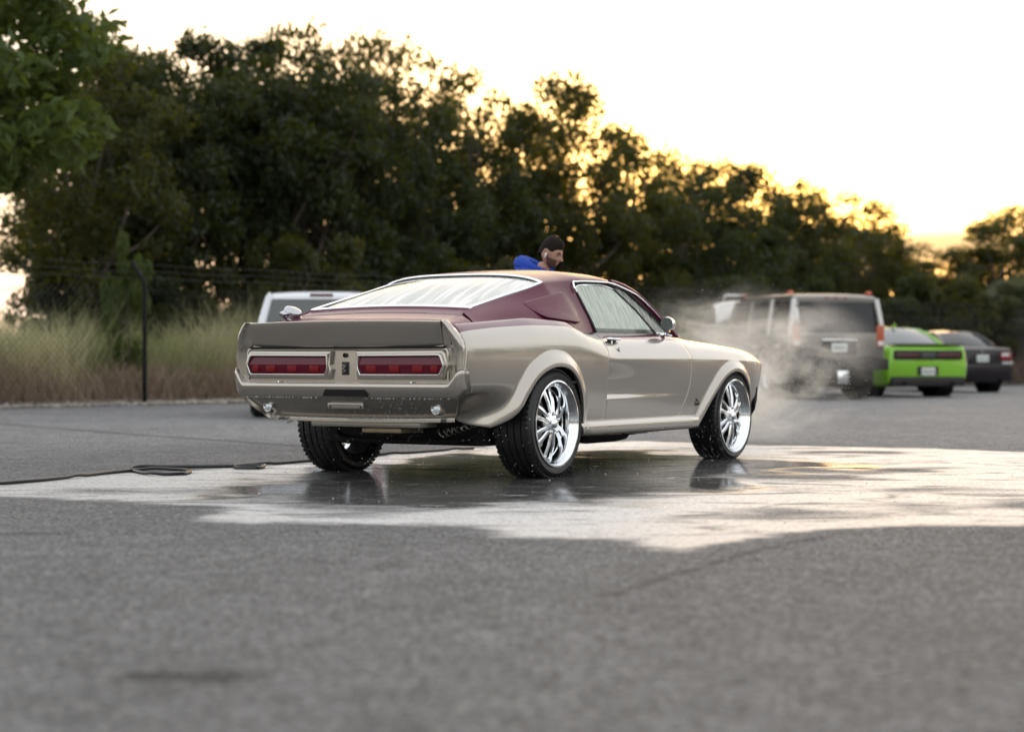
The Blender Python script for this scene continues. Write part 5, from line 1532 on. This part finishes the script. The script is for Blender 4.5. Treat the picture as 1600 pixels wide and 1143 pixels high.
cabin(ch, (.62, .70, 1.05), (1.42, .58, 1.375), (1.9, .58, 1.41), (2.75, .57, 1.38), (3.45, .68, 1.0), M_green, M_carglass, M_greyglass, .022)
b = MB(); b.box((-.03, -.78, .755), (.03, .78, .945), bev=.05); tl = b.build("tail_light_panel", M_blackpl, ch)
for s in (1, -1): MB().box((-.036, s * .47 - .25, .825), (-.026, s * .47 + .25, .875), bev=.004).build("tail_lamp", pm("dim_red_lamp", (.12, .02, .02), .25, coat=.6), tl)
MB().box((-.036, -.15, .80), (-.026, .15, .90), bev=.004).build("centre_trim", pm("grey_trim", (.07, .07, .07), .4), tl)
b = MB(); b.prism([(-.02, 1.055), (-.035, 1.075), (.20, 1.065), (.22, 1.05)], 1, -.80, .80); b.build("boot_spoiler", M_blackpl, ch)
MB().box((-.035, -.84, .22), (.30, .84, .42), bev=.05).build("rear_diffuser", M_blackpl, ch)
b = MB(); b.box((-.012, -.24, .44), (.02, .24, .62), bev=.01); b.build("plate_recess", M_blackpl, ch)
plate(ch, -.016, 0, .52)
for s in (1, -1):
    MB().tube([(-.06, s * .55, .27), (.1, s * .55, .27)], .05, 12).build("exhaust_tip", M_under, ch)
    MB().box((1.6, s * .945 - .01, .3), (1.62, s * .945 + .012, .95)).build("door_seam", M_blackpl, ch)
MB().box((1.30, -.012, 1.43), (1.42, .012, 1.50), bev=.01).build("roof_fin", M_green, ch)
for x in (1.0, 3.95):
    for y in (-.82, .82): simple_wheel(ch, x, y, .36, .28, .25, M_under)
    for s in (1, -1):
        V = [(x + .41 * math.cos(a), s * .975, .36 + .41 * math.sin(a)) for a in np.linspace(0, math.pi * 2, 25)[:-1]]
        MB().add(V + [(v[0], s * .60, v[2]) for v in V], [list(range(24)), list(range(24, 48))] + [[i, (i + 1) % 24, 24 + (i + 1) % 24, 24 + i] for i in range(24)]).build("wheel_well", M_under, ch)

# ---- dark sedan
bm_ = empty("dark_sedan", (10.78, 44.0, 0), R(90 + 18)); tag(bm_, "dark plum black sedan with red tail lamps, rightmost of the parked cars", "car")
secs = [body_sec(*a) for a in ((0.0, .72, .34, .78, .60, .70, .97, .98), (.06, .80, .24, .85, .62, .78, 1.02, 1.03), (.3, .84, .22, .875, .64, .82, 1.03, 1.045), (1.0, .86, .20, .885, .64, .84, 1.0, 1.01), (2.4, .86, .20, .88, .64, .83, .96, .97), (3.5, .84, .20, .87, .62, .80, .90, .93), (4.3, .78, .22, .80, .56, .70, .76, .78), (4.5, .70, .28, .72, .52, .64, .68, .70))]
loft("body", secs, M_bsedan, bm_)
cabin(bm_, (.55, .66, 1.03), (1.25, .53, 1.36), (1.7, .53, 1.40), (2.45, .52, 1.37), (3.15, .63, .97), M_bsedan, M_carglass, M_carglass, .035)
for s in (1, -1):
    b = MB(); b.box((-.02, s * .62 - .15, .74), (.14, s * .62 + .15, .93), bev=.03); tl = b.build("tail_light", M_red, bm_)
    MB().box((-.026, s * .60 - .10, .84), (-.01, s * .60 + .10, .90), bev=.01).build("reverse_lamp", M_wlamp, tl)
    MB().box((-.02, s * .66 - .14, .655), (.12, s * .66 + .14, .705), bev=.015).build("bumper_trim", M_silver, bm_)
    MB().tube([(-.05, s * .5, .26), (.1, s * .5, .26)], .04, 10).build("exhaust_tip", M_under, bm_)
MB().box((-.04, -.76, .40), (.14, .76, .66), bev=.05).build("rear_bumper", M_bsedan, bm_)
b = MB(); b.box((-.012, -.30, .70), (.03, .30, .86), bev=.01); b.build("plate_recess", M_blackpl, bm_)
plate(bm_, -.016, 0, .785)
MB().lathe([(.038, 0), (.036, -.008), (0, -.010)], 20, 'x', (.0, 0, .935)).build("round_badge", M_plate, bm_)
MB().box((1.28, -.015, 1.42), (1.40, .015, 1.49), bev=.012).build("roof_fin", M_blackpl, bm_)
for x in (.95, 3.7):
    for y in (-.75, .75): simple_wheel(bm_, x, y, .32, .23, .21, M_under)
    for s in (1, -1):
        V = [(x + .37 * math.cos(a), s * .892, .32 + .37 * math.sin(a)) for a in np.linspace(0, math.pi * 2, 25)[:-1]]
        MB().add(V + [(v[0], s * .58, v[2]) for v in V], [list(range(24)), list(range(24, 48))] + [[i, (i + 1) % 24, 24 + (i + 1) % 24, 24 + i] for i in range(24)]).build("wheel_well", M_under, bm_)

# ---- white pickup behind the far rear corner of the coupe
tk = empty("white_pickup", (-2.50, 24.5, 0), R(90 + 3)); tag(tk, "white pickup with a dark rear window seen past the tail of the champagne coupe", "pickup truck")
secs = []
for (x, w) in ((0.0, .84), (.03, .87), (4.9, .87), (5.0, .80)):
    secs.append([(x, 0, .48), (x, w - .05, .48), (x, w - .01, .52), (x, w, .78), (x, w - .02, .97), (x, w - .05, 1.0), (x, w * .5, 1.0), (x, 0, 1.0)])
loft("body", secs, M_truck, tk)
for s in (1, -1):
    MB().box((.02, s * .83 - .05, .98), (1.45, s * .83 + .05, 1.07), bev=.02).build("bed_rail", M_truck, tk)
    MB().box((-.03, s * .78 - .07, .62), (.06, s * .78 + .07, .98), bev=.02).build("tail_light", M_red, tk)
MB().box((-.01, -.70, .56), (.05, .70, 1.06), bev=.015).build("tailgate", M_truck, tk)
MB().box((-.14, -.85, .44), (.02, .85, .58), bev=.03).build("rear_bumper", M_chrome, tk)
secs = []
for (x, sc, z1) in ((1.46, .985, 1.60), (1.50, 1.0, 1.645), (1.7, 1.0, 1.67), (2.7, 1.0, 1.66), (2.9, .98, 1.61)):
    w1 = .715 * sc; secs.append([(x, 0, 1.57), (x, w1 - .0, 1.57), (x, w1 + .01, 1.59), (x, w1, z1 - .03), (x, w1 - .07, z1 - .004), (x, w1 * .5, z1 + .012), (x, 0, z1 + .016)])
loft("roof", secs, M_truck, tk)
secs = []
for (x, dz) in ((1.45, 0), (1.50, 0)):
    pass
for s in (1, -1):
    for (xa, xb_, wd) in ((1.50, 1.52, .062), (3.55, 2.82, .04)):
        b = MB(); b.tube([(xa, s * .835, 1.0), ((xa + xb_) / 2, s * .785, 1.30), (xb_, s * .700, 1.585), ((xb_), s * .66, 1.63)], wd, 10); b.build("cab_pillar", M_truck, tk)
    A = coons(curve([(1.56, s * .83, 1.03), (3.5, s * .83, 1.03)], 6), curve([(1.58, s * .715, 1.58), (2.8, s * .715, 1.58)], 6), curve([(1.56, s * .83, 1.03), (1.58, s * .715, 1.58)], 4), curve([(3.5, s * .83, 1.03), (2.8, s * .715, 1.58)], 4))
    mesh("side_window", A.reshape(-1, 3), grid_faces(6, 4), M_carglass, tk, True)
A = coons(curve([(1.455, -.79, 1.04), (1.455, .79, 1.04)], 6), curve([(1.47, -.665, 1.585), (1.47, .665, 1.585)], 6), curve([(1.455, -.79, 1.04), (1.47, -.665, 1.585)], 4), curve([(1.455, .79, 1.04), (1.47, .665, 1.585)], 4))
mesh("rear_window", A.reshape(-1, 3), grid_faces(6, 4), M_greyglass, tk, True)
MB().box((1.44, -.80, .99), (1.56, .80, 1.06)).build("cab_back", M_truck, tk)
MB().box((1.445, -.155, 1.605), (1.48, .155, 1.645), bev=.008).build("high_brake_lamp", pm("dark_red_lamp", (.07, .012, .012), .3, coat=.5), tk)
for x in (.85, 4.1):
    for y in (-.76, .76): simple_wheel(tk, x, y, .37, .26, .2, M_alum)
MB().box((.4, -.7, .35), (4.6, .7, .55)).build("chassis", M_under, tk)
# ================================================================== the person behind the coupe
M_skin = pm("skin", (.40, .225, .16), .5, bump=(60, .1, .002), vary=(25, .08))
M_hair = pm("dark_hair", (.010, .007, .005), .75, spec=.2, bump=(180, .8, .006))
M_beard = pm("short_beard", (.10, .056, .040), .8, bump=(260, .8, .003))
M_hood = pm("blue_hoodie_cloth", (.007, .045, .33), .85, bump=(120, .3, .003))
M_jean = pm("dark_jeans", (.02, .025, .045), .9, bump=(140, .3, .003))
M_bud = pm("white_earbud_plastic", (.8, .8, .8), .3)
PX_, PY_ = 0.14, 15.9
per = empty("person", (PX_, PY_, 0), R(-24)); tag(per, "person in a blue hoodie with short dark hair looking down behind the coupe", "person")
# local axes: x = forwards (faced direction), y = left, z up
def skin(name, joints, bones, mat, parent, sub=2):
    me = bpy.data.meshes.new(name)
    me.from_pydata([j[0] for j in joints], bones, [])
    o = bpy.data.objects.new(name, me); COL.objects.link(o)
    m1 = o.modifiers.new("skin", 'SKIN'); m2 = o.modifiers.new("sub", 'SUBSURF'); m2.levels = m2.render_levels = sub
    for i, j in enumerate(joints):
        me.skin_vertices[0].data[i].radius = j[1] if isinstance(j[1], tuple) else (j[1], j[1])
    me.skin_vertices[0].data[0].use_root = True
    dg = bpy.context.evaluated_depsgraph_get(); dg.update()
    nm = bpy.data.meshes.new_from_object(o.evaluated_get(dg))
    bpy.data.objects.remove(o)
    nm.name = name; nm.materials.clear(); nm.materials.append(mat)
    nm.polygons.foreach_set("use_smooth", np.ones(len(nm.polygons), dtype=bool))
    o = bpy.data.objects.new(name, nm); return link_obj(o, parent)
J, B_ = [], []
def jt(p, r, parent=None):
    J.append((p, r)); 
    if parent is not None: B_.append((parent, len(J) - 1))
    return len(J) - 1
pel = jt((0, 0, .93), (.15, .12)); wai = jt((.02, 0, 1.08), (.135, .105), pel); che = jt((.06, 0, 1.27), (.155, .12), wai); nk0 = jt((.085, 0, 1.42), (.075, .065), che); nk1 = jt((.125, 0, 1.50), (.056, .056), nk0); nk2 = jt((.150, 0, 1.555), (.054, .054), nk1)
for s in (1, -1):
    sh = jt((.06, s * .17, 1.39), .062, che); el = jt((.10, s * .235, 1.12), .046, sh); wr = jt((.30, s * .16, .98), .032, el)
    pm_ = jt((.37, s * .14, .965), (.040, .022), wr)
    for k, (dy, ln) in enumerate(((.030, .075), (.010, .085), (-.010, .080), (-.028, .062))):
        a = jt((.405, s * .14 + dy, .960), .010, pm_); c = jt((.405 + ln * .55, s * .14 + dy * 1.1, .945), .0092, a); jt((.405 + ln * .8, s * .14 + dy * 1.1, .915), .0080, c)
    th_ = jt((.35, s * .14 - s * .040, .955), .013, wr); jt((.385, s * .14 - s * .055, .935), .010, th_)
    hp_ = jt((0, s * .10, .86), .095, pel); kn = jt((.03, s * .11, .50), .062, hp_); an = jt((-.01, s * .12, .10), .042, kn); jt((.13, s * .13, .04), (.045, .035), an)
body = skin("body", J, B_, M_skin, per)
# hoodie and jeans follow the body
J, B_ = [], []
a = jt((.0, 0, .88), (.175, .14)); b0 = jt((.02, 0, 1.06), (.175, .14), a); c = jt((.05, 0, 1.26), (.190, .15), b0); d = jt((.065, 0, 1.40), (.150, .120), c); jt((.090, 0, 1.475), (.095, .090), d)
for s in (1, -1):
    sh = jt((.050, s * .185, 1.425), .092, c); el = jt((.10, s * .245, 1.12), .066, sh); jt((.29, s * .165, .985), .048, el)
skin("hoodie", J, B_, M_hood, per)
J, B_ = [], []
a = jt((0, 0, .90), (.165, .13))
for s in (1, -1):
    h_ = jt((0, s * .10, .84), .110, a); k = jt((.03, s * .11, .50), .080, h_); jt((-.01, s * .12, .12), .062, k)
skin("jeans", J, B_, M_jean, per)
for s in (1, -1): MB().box((-.07, s * .12 - .05, .0), (.19, s * .12 + .05, .085), bev=.025).build("shoe", M_blackpl, per)
# hood lying on the shoulders, as a folded roll round the neck
pts = [(.060 + .115 * math.cos(a), .115 * math.sin(a), 1.500 - .045 * math.cos(a)) for a in np.linspace(.5, 2 * math.pi - .5, 24)]
rad_ = .036 + .034 * np.sin(np.linspace(0, math.pi, 24)) ** 2
MB().tube(pts, rad_, 10).build("folded_hood", M_hood, per)
MB().tube(curve([(.135, .05, 1.43), (.18, .055, 1.36), (.185, .06, 1.26)], 10), .004, 6).build("drawstring", M_bud, per)
# the head, a sculpted ellipsoid: x forwards
hn, hm = 40, 30
HV = []
for i in range(hn):
    th_ = 2 * math.pi * i / hn
    for j in range(hm + 1):
        ph = math.pi * j / hm - math.pi / 2
        x, y, z = math.cos(ph) * math.cos(th_), math.cos(ph) * math.sin(th_), math.sin(ph)
        X_, Y_, Z_ = x * .098, y * .076, z * .122
        f = max(0, x)
        if z < -.05:                                       # jaw narrows and comes forwards
            k = min(1, (-z - .05) / .8); Y_ *= 1 - .22 * k; X_ = X_ * (1 - .12 * k) + .020 * k + .012 * k * f
        if z < 0 and x < 0: X_ *= 1 - .35 * min(1, -z * 1.2)
        g = lambda zc_, yc, sz, sy: math.exp(-((z - zc_) / sz) ** 2 - ((y - yc) / sy) ** 2)
        if x > 0:
            X_ += .030 * g(-.22, 0, .12, .16) + .016 * g(-.05, 0, .17, .11)      # nose
            X_ += .008 * g(.14, 0, .08, .55)                                          # brow
            X_ -= .013 * (g(.02, .36, .09, .18) + g(.02, -.36, .09, .18))              # eye sockets
            X_ += .009 * g(-.50, 0, .05, .26) + .008 * g(-.61, 0, .05, .24) - .005 * g(-.555, 0, .025, .28)  # lips
            X_ += .014 * g(-.86, 0, .12, .35)                                         # chin
        HV.append((X_, Y_, Z_))
b = MB().add(HV, grid_faces(hn, hm + 1, wrap=True))
head_M = Matrix.Translation((.195, 0, 1.635)) @ Matrix.Rotation(R(24), 4, 'Y')
def head_part(mb, name, mat, parent):
    o = mb.build(name, mat, parent, sharp=70); o.matrix_local = head_M if parent is per else Matrix.Identity(4); return o
hd = head_part(b, "head", M_skin, per)
# hair: a shell over skull, short at the sides
V = []
for i in range(hn):
    th_ = 2 * math.pi * i / hn
    for j in range(14):
        t = j / 13
        lo = .06 + .38 * max(0, math.cos(th_)) ** .7 - .50 * max(0, -math.cos(th_)) - .16 * math.exp(-((abs(th_ if th_ < math.pi else th_ - 2 * math.pi) - 1.15) / .22) ** 2)
        ph = (math.pi / 2) * (1 - t) + math.asin(lo) * t
        x, y, z = math.cos(ph) * math.cos(th_), math.cos(ph) * math.sin(th_), math.sin(ph)
        th2 = 1.0 + (.008 + .066 * float(sm(.15, .75, z)) + .022 * random.Random(i * 31 + j).random()) * (1 if t < .97 else .1)
        V.append((x * .098 * th2 + (.010 * float(sm(.3, .8, z)) if x > 0 else 0), y * .076 * th2, z * .122 * th2 + .006 * float(sm(.4, .9, z))))
MB().add(V, grid_faces(hn, 14, wrap=True)).build("hair", M_hair, hd, sharp=80)
V = []
for i in range(21):
    th_ = -1.55 + 3.1 * i / 20
    for j in range(8):
        z = -.30 - .72 * (j / 7) * (.75 + .25 * math.cos(th_)); z = max(z, -.985)
        if abs(th_) < .45: z = min(z, -.66 - .05 * j / 7 * 5)
        z = max(z, -.985)
        ph = math.asin(z); x, y = math.cos(ph) * math.cos(th_), math.cos(ph) * math.sin(th_)
        k = min(1, max(0, (-z - .05) / .8)); X_ = x * .098 * (1 - .12 * k) + .020 * k + .012 * k * max(0, x) + (.014 * math.exp(-((z + .86) / .12) ** 2 - (y / .35) ** 2) if x > 0 else 0)
        V.append((X_ * 1.0 + x * .004, y * .076 * (1 - .22 * k) * 1.035, z * .122 - .002))
MB().add(V, grid_faces(21, 8)).build("beard", M_beard, hd, sharp=80)
for s in (1, -1):
    MB().lathe([(.0, .012), (.016, .012), (.024, .004), (.026, -.004), (.018, -.006), (.010, .002), (0, .002)], 16, 'y', (0, 0, 0)).build("ear", M_skin, hd).matrix_local = Matrix.Translation((-.008, s * .076, -.012)) @ Matrix.Scale(1.35, 4, (0, 0, 1)) @ Matrix.Rotation(R(0 if s < 0 else 180), 4, 'Z')
    MB().tube([(.004, s * .088, -.010), (.006, s * .091, -.022), (.006, s * .088, -.050)], [.009, .007, .004], 8).build("earbud", M_bud, hd)
    MB().lathe([(0, .008), (.006, .006), (.0115, 0), (.0115, -.004)], 14, 'x', (.078, s * .029, .003)).build("eye", M_blackpl, hd)
    MB().tube(curve([(.094, s * .012, .019), (.093, s * .030, .024), (.078, s * .050, .018)], 8), [.003, .005, .0055, .005, .0045, .004, .003, .002], 6).build("eyebrow", M_hair, hd)

# ================================================================== hose
hz = .013
def H_(pts): return [(*gp_(*p), hz) for p in pts]
hpts = H_([(-40, 763), (0, 758), (60, 753), (120, 746.5), (180, 739.5), (225, 736), (290, 736.5), (288, 742), (250, 743.5), (224, 741), (205, 736), (208, 733), (260, 731.5), (330, 731), (400, 730.2), (414, 730.5), (400, 733.5), (372, 733), (372, 729.5), (420, 727), (480, 721.5), (560, 714), (640, 709), (700, 704.5), (740, 702)])
hp = curve(hpts, 260); hp[:, 2] = hz + .022 * np.clip(np.sin(np.linspace(0, 60, 260)), 0, 1) ** 6 * .3
hose = MB().tube(hp, .0115, 8).build("hose", pm("black_rubber_hose", (.02, .02, .021), .38)); tag(hose, "black pressure washer hose looping across the wet asphalt and under the car", "hose")

# ================================================================== flying water
dr = np.random.default_rng(21)
carM = Matrix.Translation((CAR_X, CAR_Y, 0)) @ Matrix.Rotation(R(90 - CAR_TH), 4, 'Z')
cM = np.array(carM)
def tow(P): P = np.asarray(P); return P @ cM[:3, :3].T + cM[:3, 3]
pts, rad = [], []
def spread(n, lo, hi, r0, r1):
    for _ in range(n):
        pts.append([dr.uniform(lo[i], hi[i]) for i in range(3)]); rad.append(r0 + (r1 - r0) * dr.random() ** 3)
spread(260, (-1.15, -.9, .02), (-.55, .75, .40), .0012, .0035)          # below the tail
spread(70, (-.55, -.98, .02), (-.30, -.60, .40), .0015, .004)            # behind the near rear tyre
spread(60, (-.55, .55, .05), (-.30, .95, .42), .0015, .0035)
spread(70, (2.25, -.98, .03), (2.5, -.70, .35), .0015, .004)
spread(160, (1.1, -1.0, .02), (2.3, -.85, .30), .001, .003)
spread(300, (.35, -1.0, .0), (2.9, -.7, .06), .001, .0028)
P = tow(pts)
o = scatter_ico("water_drops", P, rad, M_white_drop, jitter=.1); tag(o, kind="stuff")
# drips hanging along the edges of the tail
b = MB(); V = []
pts, rad = [], []
for q in np.linspace(-.78, .78, 190):
    if dr.random() < .55:
        x = -1.108 + .030 * (q / .72) ** 2 + .026 + dr.uniform(-.004, .004)
        if abs(q) > .17: pts.append((x - .004, q, .5145)); rad.append(dr.uniform(.0012, .0034))
for q in np.linspace(-.52, .60, 200):
    if dr.random() < .6: pts.append((-.933 + .030 * (abs(q) / .72) ** 2, q, .386)); rad.append(dr.uniform(.0010, .0026))
for _ in range(110):
    t = dr.random(); q = dr.uniform(-.65, .05); pts.append((-1.063 + .135 * t ** 1.15 + .03 * (q / .72) ** 2 - .002, q, .524 - .136 * t)); rad.append(dr.uniform(.0008, .002))
o = scatter_ico("edge_drips", np.array(pts), rad, M_white_drop, (1, 1, 1.6), .1); o.parent = car; o["kind"] = "stuff"

# the cloud of spray drifting off the front of the car
mv = bpy.data.materials.new("spray_volume"); mv.use_nodes = True
n, l = mv.node_tree.nodes, mv.node_tree.links
n.clear()
out = n.new("ShaderNodeOutputMaterial"); pv = n.new("ShaderNodeVolumePrincipled")
pv.inputs["Color"].default_value = (1, .98, .94, 1); pv.inputs["Anisotropy"].default_value = .5
tc = n.new("ShaderNodeTexCoord")
def nzv(scale, detail, stretch=(1, 1, 1), rot=(0, 0, 0)):
    mp = n.new("ShaderNodeMapping"); mp.inputs["Scale"].default_value = stretch; mp.inputs["Rotation"].default_value = rot; l.new(tc.outputs["Object"], mp.inputs[0])
    z = n.new("ShaderNodeTexNoise"); z.inputs["Scale"].default_value = scale; z.inputs["Detail"].default_value = detail; z.inputs["Roughness"].default_value = .6; z.inputs["Distortion"].default_value = .8
    l.new(mp.outputs[0], z.inputs["Vector"]); return z.outputs["Fac"]
def mrv(v, a, b_, c, d):
    q = n.new("ShaderNodeMapRange"); q.interpolation_type = 'SMOOTHSTEP'
    for k, x in (("From Min", a), ("From Max", b_), ("To Min", c), ("To Max", d)): q.inputs[k].default_value = x
    l.new(v, q.inputs["Value"]); return q.outputs[0]
def mul(a, b_):
    q = n.new("ShaderNodeMath"); q.operation = 'MULTIPLY'; l.new(a, q.inputs[0])
    if isinstance(b_, float): q.inputs[1].default_value = b_
    else: l.new(b_, q.inputs[1])
    return q.outputs[0]
ln = n.new("ShaderNodeVectorMath"); ln.operation = 'LENGTH'; l.new(tc.outputs["Object"], ln.inputs[0])
edge_ = mrv(ln.outputs["Value"], 1.0, .25, 0, 1)
wisp = mrv(nzv(1.7, 6, (1, 1, 1.3), (0, .5, 0)), .47, .62, .012, 1)
fine = mrv(nzv(9, 3), .3, .7, .55, 1.4)
dens = mul(mul(mul(edge_, wisp), fine), 2.6)
l.new(dens, pv.inputs["Density"]); l.new(pv.outputs[0], out.inputs["Volume"])
def mist(name, c, sc, rz, label, k=1.0):
    bm = bmesh.new(); bmesh.ops.create_icosphere(bm, subdivisions=3, radius=1.0)
    me = bpy.data.meshes.new(name); bm.to_mesh(me); bm.free(); me.materials.append(mv)
    o = bpy.data.objects.new(name, me); COL.objects.link(o); o.location = c; o.scale = sc; o.rotation_euler = (0, 0, rz)
    tag(o, kind="stuff"); return o
mist("water_mist", (1.98, 17.3, .68), (1.46, 1.3, .86), .0, "")
# visible droplets in the spray
n_ = 9000
g1 = dr.normal(0, 1, (n_, 3)) * np.array([.45, .45, .26]) + np.array([2.0, 17.2, .58])
g1 = g1[(g1[:, 2] > .01)]
o = scatter_ico("spray_drops", g1, .0014 + .0035 * dr.random(len(g1)) ** 3, pm("spray_water", (.75, .70, .64), .2, trans=.3, ior=1.33), jitter=.1); tag(o, kind="stuff")
